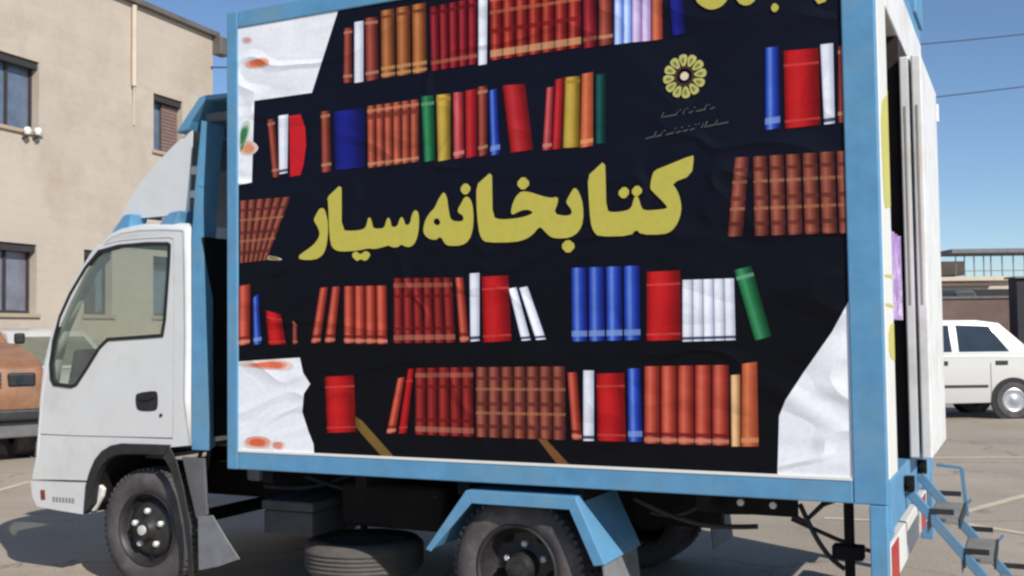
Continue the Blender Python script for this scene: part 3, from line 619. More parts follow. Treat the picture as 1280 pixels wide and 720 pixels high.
# rear mudguards
def mudguard(y0, y1, lipdir):
    path = [(1.295, .435), (1.53, .742), (2.115, .742), (2.26, .435)]
    m = MB(); t = .012
    for (a, b) in zip(path[:-1], path[1:]):
        d = Vector((b[0] - a[0], 0, b[1] - a[1])).normalized(); nn = Vector((d.z, 0, -d.x)) * t
        A, Bv = Vector((a[0], 0, a[1])), Vector((b[0], 0, b[1]))
        yv = lambda v, y: Vector((v.x, y, v.z))
        m.hexa([yv(A, y0), yv(Bv, y0), yv(Bv + nn, y0), yv(A + nn, y0)], [yv(A, y1), yv(Bv, y1), yv(Bv + nn, y1), yv(A + nn, y1)])
    lip = .062; yl = y0 if lipdir < 0 else y1
    inner = [(1.325, .425), (1.56, .742 - lip), (2.085, .742 - lip), (2.205, .425)]
    q = [Vector((p[0], yl, p[1])) for p in path]; r_ = [Vector((p[0], yl, p[1])) for p in inner]
    for i in range(3):
        o = Vector((0, .008 * lipdir, 0))
        m.hexa([q[i], q[i + 1], r_[i + 1], r_[i]], [q[i] + o, q[i + 1] + o, r_[i + 1] + o, r_[i] + o])
    o = m.build('mudguard', BLUE, truck, bevel=.003)
    yy0, yy1 = (y0 + .02, y1 - .02)
    m = MB(); m.hexa([(2.235, yy0, .44), (2.243, yy0, .44), (2.275, yy0, .16), (2.267, yy0, .16)], [(2.235, yy1, .44), (2.243, yy1, .44), (2.275, yy1, .16), (2.267, yy1, .16)]); m.build('mud_flap', FLAP, o)
    m = MB()
    for x in (1.62, 2.0): m.box((x, (y0 + y1) / 2, .756), (x + .03, (y0 + y1) / 2 + .03, Z0 - .003))
    m.build('guard_stay', CHASSIS, o)
mudguard(-.01, .50, -1); mudguard(WB - .50, WB + .01, 1)
# spare wheel slung flat, battery box, tank, brackets and pipes
m = MB(); c = (.50, .62, .13)
prof = [(.2, .02), (.27, .0), (.32, .012), (.345, .04)] + [(.352 - (.010 if k % 2 else 0), .05 + .012 * k) for k in range(9)] + [(.345, .165), (.32, .19), (.27, .2), (.2, .18), (.19, .1), (.2, .02)]
sp = m.lathe(c, prof, 56, 'z').build('spare_wheel', mat('spare_rubber', (88, 83, 79), .9, var=.2, vscale=12, bump=.2, bscale=50), truck, smooth=True)
m = MB(); m.lathe(c, [(.21, .1), (.19, .06), (.13, .05), (.05, .06), (.001, .06)], 40, 'z'); m.build('rim', STEEL, sp, smooth=True)
m = MB(); m.bar((c[0], c[1], .335), (c[0], c[1], .5), .03, .03); m.bar((c[0] - .3, c[1], .345), (c[0] + .3, c[1], .345), .05, .02); m.build('spare_carrier', CHASSIS, truck)
m = MB(); m.box((-.02, .34, .36), (.33, .70, .50)); BATT = mat('battery_box_grey', (72, 72, 74), .7, var=.2, vscale=8, dirt=(48, 44, 40), dscale=5, damt=.6)
bb = m.build('battery_box', BATT, truck, bevel=.012)
m = MB(); m.box((-.03, .33, .503), (.34, .71, .56)); m.build('box_lid', BATT, bb, bevel=.012)
m = MB(); m.box((.45, .74 - .3, .42), (1.15, .715, .68)); m.build('fuel_tank', CHASSIS, truck, bevel=.04, seg=4)
m = MB(); m.box((2.64, .25, Z0 - .115), (3.10, .27, Z0 - .01)); hb = m.build('light_bracket', CHASSIS, truck, bevel=.003)
m = MB()
for x, z in ((2.69, .70), (2.84, .72), (2.99, .715)): m.lathe((x, .249, z), [(.018, 0), (.016, -.012), (.001, -.014)], 10)
m.build('bracket_bolt', NUT, hb)
m = MB(); m.tube([(3.0, .3, .70), (3.12, .3, .64), (3.2, .32, .72), (3.3, .34, .76)], .012, 8); m.tube([(3.05, .35, .64), (3.25, .36, .56), (3.42, .4, .5)], .01, 8); m.build('brake_hose', BLACKP, truck, smooth=True)
m = MB(); m.tube([(1.2, 1.75, .42), (2.2, 1.9, .4), (2.5, 2.0, .4)], .035, 12); m.build('exhaust_pipe', CHASSIS, truck, smooth=True)
m = MB(); m.box((3.32, .12, .28), (3.36, .16, Z0 - .01)); m.box((3.27, .1, .52), (3.40, .18, .58)); m.box((3.27, .1, .24), (3.40, .2, .30)); m.build('rear_stay', CHASSIS, truck, bevel=.006)

m = MB(); m.tube([(-.35, WB / 2, .52), (.4, WB / 2, .50), (RWH[0] - .15, WB / 2, .40)], [.13, .05, .045], 12); m.build('drive_shaft', CHASSIS, truck, smooth=True)  # unseen driveline, added to darken the underside
m = MB(); m.box((-.3, 1.62, .24), (.55, 2.1, .66)); m.build('shade_block_box', CHASSIS, truck, bevel=.02)  # added far-side box, blocks light and the sunlit ground beyond
m = MB(); m.box((.65, 1.66, .22), (1.25, 2.15, .62)); m.build('shade_block_tank', CHASSIS, truck, bevel=.06, seg=4)  # added far-side block, keeps light out from under the truck
m = MB(); m.box((-.40, .8, .28), (.0, 1.5, .62)); m.build('gearbox', CHASSIS, truck, bevel=.06, seg=3)  # unseen, added with the far-side blocks to darken the underside
for i, (xa, ya, za, xb, yb, zb) in enumerate(((.1, .5, .70, 1.1, .45, .62), (-.1, .45, .62, .5, .55, .72), (2.3, .3, .70, 2.9, .32, .60), (2.35, .4, .62, 2.7, .35, .74), (3.1, .3, .72, 3.3, .25, .45))):
    m = MB(); m.tube([(xa + (xb - xa) * t, ya + (yb - ya) * t, za + (zb - za) * t - .05 * math.sin(math.pi * t)) for t in [j / 8 for j in range(9)]], .012, 8); m.build('hose', BLACKP, truck, smooth=True)

# --- cab
YC = .12
def cq(pts): return [xz(p, YC) for p in pts]
front = [(48, 632), (43, 615), (41, 598), (41, 570), (44, 530), (48, 490), (54, 450), (63, 414), (80, 375), (99, 338), (119, 305), (126, 297), (136, 289), (150, 283), (175, 279), (205, 278), (230, 279), (237, 283)]
back = [(238, 330), (239, 420), (238, 500), (237, 556)]
arch = [(214, 558), (190, 557), (153, 556), (140, 560), (130, 568), (123, 580), (115, 607), (111, 600)]
door = [(121, 308), (150, 301), (185, 298), (212, 297), (217, 299), (218, 330), (217.5, 420), (216, 548), (150, 546.5), (90, 545), (50, 543), (52, 500), (57, 455), (67, 414), (84, 373), (103, 337)]
body_out = front[2:] + back + arch[:7] + [(111, 600)]
def inset(pts, k):      # pull a closed outline inwards by k metres
    n = len(pts); out = []
    ar = sum(pts[i][0] * pts[(i + 1) % n][1] - pts[(i + 1) % n][0] * pts[i][1] for i in range(n))
    sg = 1 if ar > 0 else -1
    for i in range(n):
        a = Vector(pts[i - 1]); b = Vector(pts[i]); c_ = Vector(pts[(i + 1) % n])
        d1 = (b - a).normalized(); d2 = (c_ - b).normalized()
        nn = (Vector((-d1.y, d1.x)) + Vector((-d2.y, d2.x))); nn = nn.normalized() if nn.length > 1e-6 else Vector((-d1.y, d1.x))
        co = max(.4, nn.dot(Vector((-d1.y, d1.x))))
        out.append(tuple(b + nn * (k * sg / co)))
    return out
outl = cq(body_out); drl = cq(door)
nf = len(front) - 2
m = MB()
RAD = .05
YF = WB - YC
inn = inset(outl, RAD)
# only the front/roof/rear edges are rounded; lower edges stay in place
inn = [inn[i] if 1 <= i < nf + 3 else outl[i] for i in range(len(outl))]
hole = inset(drl, -.005)
for ys, sg in ((YC, 1), (YF, -1)):
    m.plate([inn, hole], lambda x, z: (x, ys, z), Vector((0, .03 * sg, 0)))
steps = 6
rings = []
for k in range(steps + 1):
    t = math.pi / 2 * k / steps
    f_ = math.sin(t); yo = RAD * (1 - math.cos(t)) * 1.6
    rings.append(([(a[0] + (b_[0] - a[0]) * f_, a[1] + (b_[1] - a[1]) * f_) for a, b_ in zip(inn, outl)], yo))
nn_ = nf + len(back)
for ys, sg in ((YC, 1), (YF, -1)):
    vs = []; fs = []
    for pts, yo in rings: vs += [(p[0], ys + yo * sg, p[1]) for p in pts[:nn_]]
    for k in range(steps):
        for i in range(nn_ - 1): fs.append((k * nn_ + i, k * nn_ + i + 1, (k + 1) * nn_ + i + 1, (k + 1) * nn_ + i))
    m.add(vs, fs)
ye = rings[-1][1]
ya, yb = YC + ye, YF - ye
wz0, wz1 = 1.27, 2.03
gl = MB()
for i in range(nn_ - 1):
    a, b = outl[i], outl[i + 1]
    zm = (a[1] + b[1]) / 2; isf = i < 12 and wz0 < zm < wz1
    if isf:
        m.add([(a[0], ya, a[1]), (b[0], ya, b[1]), (b[0], ya + .07, b[1]), (a[0], ya + .07, a[1])], [(0, 1, 2, 3)])
        m.add([(a[0], yb, a[1]), (b[0], yb, b[1]), (b[0], yb - .07, b[1]), (a[0], yb - .07, a[1])], [(0, 1, 2, 3)])
        gl.add([(a[0], ya + .07, a[1]), (b[0], ya + .07, b[1]), (b[0], yb - .07, b[1]), (a[0], yb - .07, a[1])], [(0, 1, 2, 3)])
    else:
        m.add([(a[0], ya, a[1]), (b[0], ya, b[1]), (b[0], yb, b[1]), (a[0], yb, a[1])], [(0, 1, 2, 3)])
cab = m.build('cab', WHITE, truck, smooth=True)
so = cab.modifiers.new('skin', 'SOLIDIFY'); so.thickness = .012; so.offset = 0
gl.build('windscreen', GLASS, cab, smooth=True)
m = MB(); m.box((outl[0][0] + .1, YC + .06, .86), (outl[nf][0] - .03, YF - .06, .93)); m.build('cab_floor', INTER, cab)
# doors (near and far)
win = cq([(124, 313), (150, 306), (185, 303), (211, 303), (214, 306), (213, 330), (208, 400), (204.5, 421), (180, 423), (136, 426), (126, 436), (110, 462), (97, 482), (90, 485), (68, 482), (64, 474), (63, 455), (67, 425), (75, 395), (88, 366), (107, 334)])
win_in = inset(win, .019)
for ys, sg in ((YC - .004, 1), (YF + .004, -1)):
    m = MB(); m.plate([inset(drl, .004), win], lambda x, z: (x, ys, z), Vector((0, .032 * sg, 0)))
    d = m.build('cab_door', WHITE, truck, bevel=.006)
    m = MB(); m.plate([inset(win, -.002), win_in], lambda x, z: (x, ys - .005 * sg, z), Vector((0, .03 * sg, 0))); m.build('window_seal', SEAL, d)
    m = MB(); m.plate([inset(win_in, -.004)], lambda x, z: (x, ys + .009 * sg, z), Vector((0, .004 * sg, 0))); m.build('door_glass', GLASS, d)
    a = xz((137, 300), YC)[0]
    vb = cq([(137, 432), (134, 436), (134, 306), (137, 305)])
    hd = cq([(173, 491), (195, 488), (198, 492), (198, 510), (194, 514), (176, 514), (171, 510), (170, 495)])
    m = MB(); m.plate([smoothpts(hd, 1)], lambda x, z: (x, ys - .002 * sg, z), Vector((0, .006 * sg, 0))); h_ = m.build('handle_recess', BLACKP, d)
    hb_ = cq([(175, 494), (194, 491), (195, 499), (176, 501)])
    m = MB(); m.plate([smoothpts(hb_, 1)], lambda x, z: (x, ys - .014 * sg, z), Vector((0, .011 * sg, 0))); m.build('door_handle', SEAL, d, bevel=.003)
    m = MB(); kx = xz((202, 519), YC); m.lathe((kx[0], ys, kx[1]), [(.011, 0), (.010, -.006 * sg), (.001, -.006 * sg)], 12); m.build('key_lock', BLACKP, d)
    # black trim along window sill
    ws = cq([(136, 410), (205, 407), (204.5, 421), (136, 426)])
# rub line under the door, bumper, marker lamp, faint writing
bq = cq([(40, 601), (110, 603), (110, 620), (107, 643), (75, 638), (48, 633), (42, 620)])
m = MB(); m.plate([bq], lambda x, z: (x, YC - .012, z), Vector((0, WB - 2 * YC + .024, 0))); bu = m.build('front_bumper', WHITE, truck, bevel=.02, seg=3)
m = MB(); m.plate([cq([(53, 612), (58, 612), (59, 624), (54, 624)])], lambda x, z: (x, YC - .018, z), Vector((0, .01, 0))); m.build('marker_lamp', AMBER, bu, bevel=.003)
m = MB()
for i in range(7):
    x = 68 + i * 4
    m.plate([cq([(x, 620.5 + i * .3), (x + 2.6, 620.7 + i * .3), (x + 2.6, 627 + i * .3), (x, 626.8 + i * .3)])], lambda a, z: (a, YC - .0135, z), Vector((0, .003, 0)))
m.build('bumper_writing', GREYTXT, bu)
m = MB(); a = cq([(44, 545), (40, 545), (40, 600), (44, 600)])
m.plate([cq([(43, 552), (39.5, 552), (38.5, 596), (43, 596)])], lambda x, z: (x, YC + .03, z), Vector((0, .3, 0))); m.build('headlight', CHROME, truck, bevel=.01)
# wheel-arch flare
fo = [(107, 643), (110, 606), (115, 588), (121, 574), (130, 563), (141, 556.5), (153, 554), (190, 555), (215, 556), (223, 575), (232, 610), (239, 650), (243, 690), (244, 722)]
fi = [(117, 630), (120, 606), (124, 592), (130, 581), (138, 573), (147, 569), (156, 567.5), (186, 568), (206, 569), (215, 586), (224, 616), (232, 652), (237, 692), (238, 722)]
m = MB(); lp = cq(fo[:9] + fi[:9][::-1]); m.plate([lp], lambda x, z: (x, YC - .022, z), Vector((0, .05, 0)))
lp = cq([(214, 557.5)] + fo[9:] + fi[9:][::-1] + [(206.5, 570)]); m.plate([lp], lambda x, z: (x, YC - .02, z), Vector((0, .012, 0))); fl_ = m.build('arch_flare', BLACKP, truck, bevel=.006)
m = MB(); lp = cq(fo[:9] + fi[:9][::-1]); m.plate([inset(lp, .003)], lambda x, z: (x, YC + .03, z), Vector((0, .30, 0))); m.build('wheel_liner', CHASSIS, fl_)
m = MB(); m.plate([cq([(110, 612), (118, 606), (124, 612), (122, 622), (112, 640), (108, 640)])], lambda x, z: (x, YC + .03, z), Vector((0, .03, 0))); m.build('tow_bracket', PANELWHITE, truck, bevel=.006)
# grey splash panel and rubber flap behind the front wheel
m = MB(); m.plate([cq([(222, 572), (249, 574), (253, 645), (240, 650)])], lambda x, z: (x, YC + .035, z), Vector((0, .02, 0))); m.build('splash_panel', GREYMET, truck, bevel=.004)
m = MB(); m.plate([cq([(244, 646), (262, 645), (278, 672), (296, 700), (270, 709), (245, 714)])], lambda x, z: (x, YC + .02, z), Vector((0, .012, 0))); m.build('mud_flap', FLAP, truck, bevel=.003)
m = MB(); m.tube([PY((262, 560), .3), PY((258, 585), .3), PY((240, 600), .3), PY((236, 640), .3)], .014, 8); m.tube([PY((255, 555), .25), PY((246, 580), .25), PY((252, 600), .25)], .012, 8); m.build('hose', BLACKP, truck, smooth=True)
m = MB(); m.box((-.16, .35, Z0 - .12), (-.06, .7, Z0 + .12)); m.build('air_filter_box', GREYMET, truck, bevel=.02)
# cab interior
m = MB()
for y in (.35, 1.0, 1.55): m.box((-.95, y, .96), (-.5, y + .48, 1.12)); m.hexa([(-.62, y, 1.12), (-.5, y, 1.12), (-.44, y, 1.72), (-.54, y, 1.72)], [(-.62, y + .48, 1.12), (-.5, y + .48, 1.12), (-.44, y + .48, 1.72), (-.54, y + .48, 1.72)])
m.build('seat', INTER, truck, bevel=.04, seg=3)
m = MB(); m.hexa([(-1.58, .22, .95), (-1.2, .22, .95), (-1.18, .22, 1.38), (-1.46, .22, 1.46)], [(-1.58, YF - .1, .95), (-1.2, YF - .1, .95), (-1.18, YF - .1, 1.38), (-1.46, YF - .1, 1.46)]); m.build('dashboard', INTER, truck, bevel=.03)
m = MB(); cc = Vector((-1.12, .6, 1.42)); ax1 = Vector((0, 1, 0)); ax2 = Vector((.62, 0, .5)).normalized()
m.tube([cc + ax1 * .2 * math.cos(t) + ax2 * .2 * math.sin(t) for t in [2 * math.pi * i / 32 for i in range(33)]], .014, 8, False); m.tube([cc, cc + Vector((-.2, 0, -.2))], .03, 8); m.bar(cc + ax1 * -.19, cc + ax1 * .19, .03, .02); m.build('steering_wheel', SEAL, truck, smooth=True)

# --- roof mounts, wind deflector, blue lip and gap fairing
for pts, nm in (([(134, 298), (137, 288), (151, 268), (162, 266), (160, 275), (157, 295)], 0), ([(189, 295), (193, 282), (208, 265), (222, 262), (218, 275), (211, 293)], 0)):
    for y0 in (YC + .02, YF - .16):
        m = MB(); m.plate([cq(pts)], lambda x, z: (x, y0, z), Vector((0, .14, 0))); m.build('roof_mount', BLUE, truck, bevel=.012)
dfp = smoothpts([(240, 163), (225, 174), (205, 194), (187, 214), (172, 233), (160, 252), (152, 270)], 1, False) + [(170, 273), (205, 270), (236, 265)]
YD = .22
dq = [xz(p, YD) for p in dfp]
m = MB()
for ys, sg in ((YD, 1), (WB - YD, -1)): m.plate([dq], lambda x, z: (x, ys, z), Vector((0, .012 * sg, 0)))
k = len(dfp) - 3
for i in range(k - 1):
    a, b = dq[i], dq[i + 1]
    m.add([(a[0], YD, a[1]), (b[0], YD, b[1]), (b[0], WB - YD, b[1]), (a[0], WB - YD, a[1])], [(0, 1, 2, 3)])
dfl = m.build('wind_deflector', WHITE, truck, smooth=True)
m = MB()
for q0, q1 in (((235, 208), (256, 216)), ((236, 238), (250, 246))):
    a, b = xz(q0, YD), xz(q1, YD); m.box((a[0], YD + .004, b[1]), (b[0], YD + .05, a[1] + .0))
m.build('deflector_bracket', CREAM, dfl, bevel=.006)
lipq = [xz(p, YD) for p in ((224, 167), (253, 123), (258, 121), (262, 124), (244, 152), (239, 163))]
m = MB(); m.plate([lipq], lambda x, z: (x, YD - .03, z), Vector((0, WB - 2 * YD + .06, 0)))
tp = [xz(p, YD) for p in ((258, 120.5), (284, 122), (284, 127), (262, 126))]
m.plate([[tp[0], (-.03, tp[0][1] - .01), (-.03, tp[0][1] - .035), tp[3]]], lambda x, z: (x, YD - .03, z), Vector((0, WB - 2 * YD + .06, 0)))
a, b = xz((257, 142), YD), xz((284, 150), YD)
m.build('deflector_lip', BLUE, truck, bevel=.004)
m = MB(); m.box((a[0], YD, b[1]), (-.03, YD + .05, a[1])); m.build('lip_rail', GREYMET, truck, bevel=.004)
# blue gap fairing: a post that widens downward, one face square to the side, one turned to the box; the edge between them is shaped as a shadow line
m = MB(); yg = .13
yk = yg + .20
def lev(ya_, xa, xb, xc):
    A = PY((xa, ya_), yg); Bq = PY((xb, ya_), yg); z = A.z; C_ = PY((xc, ya_), yk)
    return [(A.x, yg, z), (Bq.x, yg, z), (C_.x, yk, z), (A.x, yk, z)]
s0 = lev(562, 240, 261, 269); s1 = lev(300, 240, 247, 268); s2 = lev(232, 244, 244.6, 267); s3 = lev(150, 252, 252.4, 267)
m.hexa(s0, s1); m.hexa(s1, s2); m.hexa(s2, s3); m.build('gap_fairing', BLUE, truck)
m = MB(); m.box((-.372, .16, .92), (-.345, YF - .1, 2.12)); m.build('gap_shade_panel', CHASSIS, truck, bevel=.01)  # added black sheet, gives the gap behind the cab its shade
m = MB(); m.box((-.22, .62, 1.0), (-.06, 1.8, 2.75)); m.build('gap_frame', CHASSIS, truck, bevel=.01)
m = MB(); a = PY((268, 176), .4); b = PY((281, 212), .4); m.box((a.x, .4, b.z), (b.x, .46, a.z)); m.build('gap_plate', GREYMET, truck, bevel=.01)

# ------------------------------------------------------------------ left building
A0 = PD((0, 300), 18.7); B0 = PD((266, 300), 24.4); A0.z = B0.z = 0
fd = (B0 - A0).normalized(); fn = Vector((fd.y, -fd.x, 0))              # fn faces the camera side
FL = (B0 - A0).length
def fac(q):
    d = ray(q); t = (A0 - CAM).dot(fn) / d.dot(fn); P = CAM + d * t
    return ((P - A0).dot(fd), P.z)
def f3(s, z, o=0.0): p = A0 + fd * s + fn * o; return (p.x, p.y, z)
ZR = fac((265, 46))[1]
bld = thing('beige_building', 'two storey beige rendered building with dark framed windows behind the truck cab', 'building', tuple(A0 + fd * 2 - fn * 4))
wins = []
def wrect(x0, y0, x1, y1):
    a = fac((x0, y0)); b = fac((x1, y1)); return [a[0], b[1], b[0], a[1]]
w1 = wrect(49, 78, 49, 166); up = (-2.2, w1[1], w1[0], w1[3])
l1 = wrect(46, 306, 46, 392); lo_ = (-2.2, l1[1], l1[0], l1[3])
u2 = wrect(192, 116, 228, 190); rt = (u2[0], u2[1] - .1, u2[2], u2[3])
x_ = wrect(105, 330, 140, 402); l2 = (x_[0], lo_[1], x_[2], lo_[3])
up2 = (-6.6, up[1], -4.4, up[3]); lo2 = (-6.6, lo_[1], -4.4, lo_[3])
l3 = (rt[0], lo_[1], rt[2], lo_[3])
allw = [up, lo_, rt, l2, up2, lo2, l3]
loops = [[(-14, 0), (FL, 0), (FL, ZR), (-14, ZR)]] + [[(w[0], w[1]), (w[2], w[1]), (w[2], w[3]), (w[0], w[3])] for w in allw]
m = MB(); m.plate(loops, lambda s, z: f3(s, z), fn * -.32)
def fbox(mb, s0, s1, o0, o1, za, zb):
    mb.hexa([f3(s0, za, o0), f3(s1, za, o0), f3(s1, za, o1), f3(s0, za, o1)], [f3(s0, zb, o0), f3(s1, zb, o0), f3(s1, zb, o1), f3(s0, zb, o1)])
fbox(m, FL - .3, FL, -9, -.33, 0, ZR); fbox(m, -14, -13.7, -9, -.33, 0, ZR); fbox(m, -14, FL, -9.3, -9.01, 0, ZR)
m.build('wall', BRICK, bld)
m = MB(); fbox(m, -13.69, FL - .31, -9.0, -.33, ZR - .3, ZR - .1); m.build('roof', GREYR, bld)
m = MB(); fbox(m, -14.1, FL + .12, -.34, .12, ZR + .004, ZR + .12); m.build('roof_edge', TRIM, bld, bevel=.01)
m = MB(); fbox(m, FL - .02, FL + .30, .0, .25, ZR - .42, ZR - .004); m.build('gutter_corner', TRIM, bld, bevel=.02)
for i, w in enumerate(allw):
    s0, za, s1, zb = w
    m = MB(); t = .055; d0, d1 = -.24, -.17
    fbox(m, s0 + .002, s0 + t, d0, d1, za + .002, zb - .002); fbox(m, s1 - t, s1 - .002, d0, d1, za + .002, zb - .002); fbox(m, s0 + t, s1 - t, d0, d1, zb - .13, zb - .002); fbox(m, s0 + t, s1 - t, d0, d1, za + .002, za + t)
    if s1 - s0 > 1.3:
        for sm_ in (s0 + (fac((17, 120))[0] + 2.2), s0 + .95): fbox(m, sm_ - .03, sm_ + .03, d0, d1 - .004, za + t, zb - .13)
    fr = m.build('window', WFRAME, bld)
    m = MB(); fbox(m, s0 + t * .5, s1 - t * .5, -.215, -.205, za + t * .5, zb - .1); m.build('pane', BGLASS if i != 1 else BGLASS2, fr)
    m = MB(); fbox(m, s0 - .06, s1 + .06, .002, .05, za - .07, za - .003); m.build('sill', REVEAL, fr)
    m = MB(); fbox(m, s0 + .0, s1 + .0, -.16, -.04, zb - .14, zb - .004); m.build('shutter_box', WFRAME, fr)
    if i == 2:
        m = MB()
        n = 14
        for k in range(n): z_ = za + (zb - .15 - za) * k / n; fbox(m, s0 + .42, s1 - .02, -.16, -.13, z_, z_ + (zb - .15 - za) / n * .86)
        m.build('shutter', SHUT, fr)
    if i in (1, 3):
        m = MB(); fbox(m, s0 + .06, s0 + (s1 - s0) * .62, -.165, -.155, za + .06, zb - .15); m.build('curtain', CURT if i == 1 else WFRAME, fr)
ps = fac((165, 20))[0]; pz = fac((165, 108))[1]
m = MB(); m.tube([f3(ps, pz, .06), f3(ps, ZR - .05, .06)], .055, 10); m.tube([f3(ps, pz, .06), f3(ps + .03, pz - .45, .02), f3(ps + .05, pz - .8, .015)], .02, 6); m.build('drain_pipe', PIPE, bld, smooth=True)
for px in ((28, 164), (41, 165)):
    s_, z_ = fac(px); m = MB(); m.lathe(f3(s_, z_, .12), [(.001, -.07), (.05, -.06), (.072, 0), (.05, .06), (.001, .07)], 14, 'z'); m.build('wall_lamp', LAMPW, bld, smooth=True)
    m = MB(); m.bar(f3(s_, z_ - .13, .0), f3(s_, z_ - .10, .12), .03, .03); m.build('lamp_arm', WFRAME, bld)

# ------------------------------------------------------------------ vehicles in the background
def make_car(name, label, cat, org, fwd, s, paint, prof, green, wheels, track, winds, group=None, beltz=None, glassmat=None, extra=None):
    """prof: lower body outline (along, z); green: greenhouse outline; everything metres in the car's own frame"""
    fwd = Vector((fwd[0], fwd[1], 0)).normalized(); sd = Vector((fwd.y, -fwd.x, 0))
    root = thing(name, label, cat, org)
    O = Vector(org)
    def c3(a, w, z): p = O + fwd * a * s + sd * w * s; return Vector((p.x, p.y, z * s))
    hw = track / 2
    m = MB(); sec_ = [(-hw + .06, .05), (-hw, 0), (hw, 0), (hw - .06, .05)]
    pr = smoothpts(prof, 1)
    vs = []; fs = []; n = len(pr); zc = sum(p[1] for p in pr) / n; ac = sum(p[0] for p in pr) / n
    levels = [(-hw, .93), (-hw + .03, .98), (-hw + .12, 1.0), (hw - .12, 1.0), (hw - .03, .98), (hw, .93)]
    for w, k in levels:
        for a, z in pr: vs.append(c3(ac + (a - ac) * (1 - (1 - k) * .35), w, zc + (z - zc) * k if z > zc else z))
    for j in range(len(levels) - 1):
        for i in range(n): fs.append((j * n + i, j * n + (i + 1) % n, (j + 1) * n + (i + 1) % n, (j + 1) * n + i))
    fs.append(tuple(range(n))[::-1]); fs.append(tuple(range((len(levels) - 1) * n, len(levels) * n)))
    m.add(vs, fs)
    gb = hw - .05; gt = hw - .22; zb = min(p[1] for p in green); zt = max(p[1] for p in green)
    gw = lambda z: gb + (gt - gb) * (z - zb) / (zt - zb)
    gv = []; k = len(green)
    for sgn in (-1, 1):
        for a, z in green: gv.append(c3(a, sgn * gw(z), z))
    m.add(gv, [tuple(range(k))[::-1], tuple(range(k, 2 * k))] + [(i, (i + 1) % k, k + (i + 1) % k, k + i) for i in range(k)])
    body = m.build('body', paint, root, bevel=.03, seg=3)
    for p in body.data.polygons: p.use_smooth = True
    for wp in winds:
        for sgn in (-1, 1):
            m = MB(); q = [c3(a, sgn * (gw(z) + .004), z) for a, z in wp]; q2 = [c3(a, sgn * (gw(z) - .02), z) for a, z in wp]; kk = len(wp)
            m.add(q + q2, [tuple(range(kk)), tuple(range(2 * kk - 1, kk - 1, -1))] + [(i, (i + 1) % kk, kk + (i + 1) % kk, kk + i) for i in range(kk)])
            m.build('side_window', glassmat or CARGLASS, root)
    # wind screens on the sloping ends
    fr = max(range(k), key=lambda i: green[i][0]);
    ends = []
    for i in range(k):
        a, b = green[i], green[(i + 1) % k]
        if abs(b[1] - a[1]) > .25: ends.append((a, b))
    for a, b in ends:
        m = MB(); da = 1 if (a[0] + b[0]) / 2 > sum(p[0] for p in green) / k else -1
        if a[1] > b[1]: a, b = b, a
        ia = lambda f: (a[0] + (b[0] - a[0]) * f + da * .012, a[1] + (b[1] - a[1]) * f)
        p0, p1 = ia(.1), ia(.9)
        q = [c3(p0[0], -gw(p0[1]) + .1, p0[1]), c3(p0[0], gw(p0[1]) - .1, p0[1]), c3(p1[0], gw(p1[1]) - .1, p1[1]), c3(p1[0], -gw(p1[1]) + .1, p1[1])]
        off = fwd * (-da * .03)
        m.hexa(q, [v + off for v in q]); m.build('windscreen' if da > 0 else 'rear_window', glassmat or CARGLASS, root)
    for a, r in wheels:
        for sgn in (-1, 1):
            cw = c3(a, sgn * (hw - .09), r)
            def disc(mb, prof_):
                nseg = 32; vs = []; fs = []
                for rr, o in prof_:
                    for i in range(nseg):
                        t = 2 * math.pi * i / nseg; vs.append(cw + fwd * rr * s * math.cos(t) + Vector((0, 0, rr * s * math.sin(t))) + sd * sgn * o * s)
                for j in range(len(prof_) - 1):
                    for i in range(nseg): fs.append((j * nseg + i, j * nseg + (i + 1) % nseg, (j + 1) * nseg + (i + 1) % nseg, (j + 1) * nseg + i))
                mb.add(vs, fs)
            m = MB(); disc(m, [(r * 1.22, .101), (r * 1.22, .06)]); disc(m, [(r * 1.22, .101), (r * .9, .098)]); ar_ = m.build('wheel_arch', SEAL, root, smooth=True)
            m = MB(); disc(m, [(r * .6, .09), (r * .7, .115), (r * .92, .112), (r, .08), (r, -.1), (r * .6, -.1)]); wo = m.build('wheel', RUBBER, root, smooth=True)
            m = MB(); disc(m, [(r * .64, .105), (r * .58, .112), (r * .5, .1), (r * .25, .105), (r * .18, .12), (.001, .122)]); m.build('rim', CHROME, wo, smooth=True)
    if extra: extra(root, c3, hw)
    return root
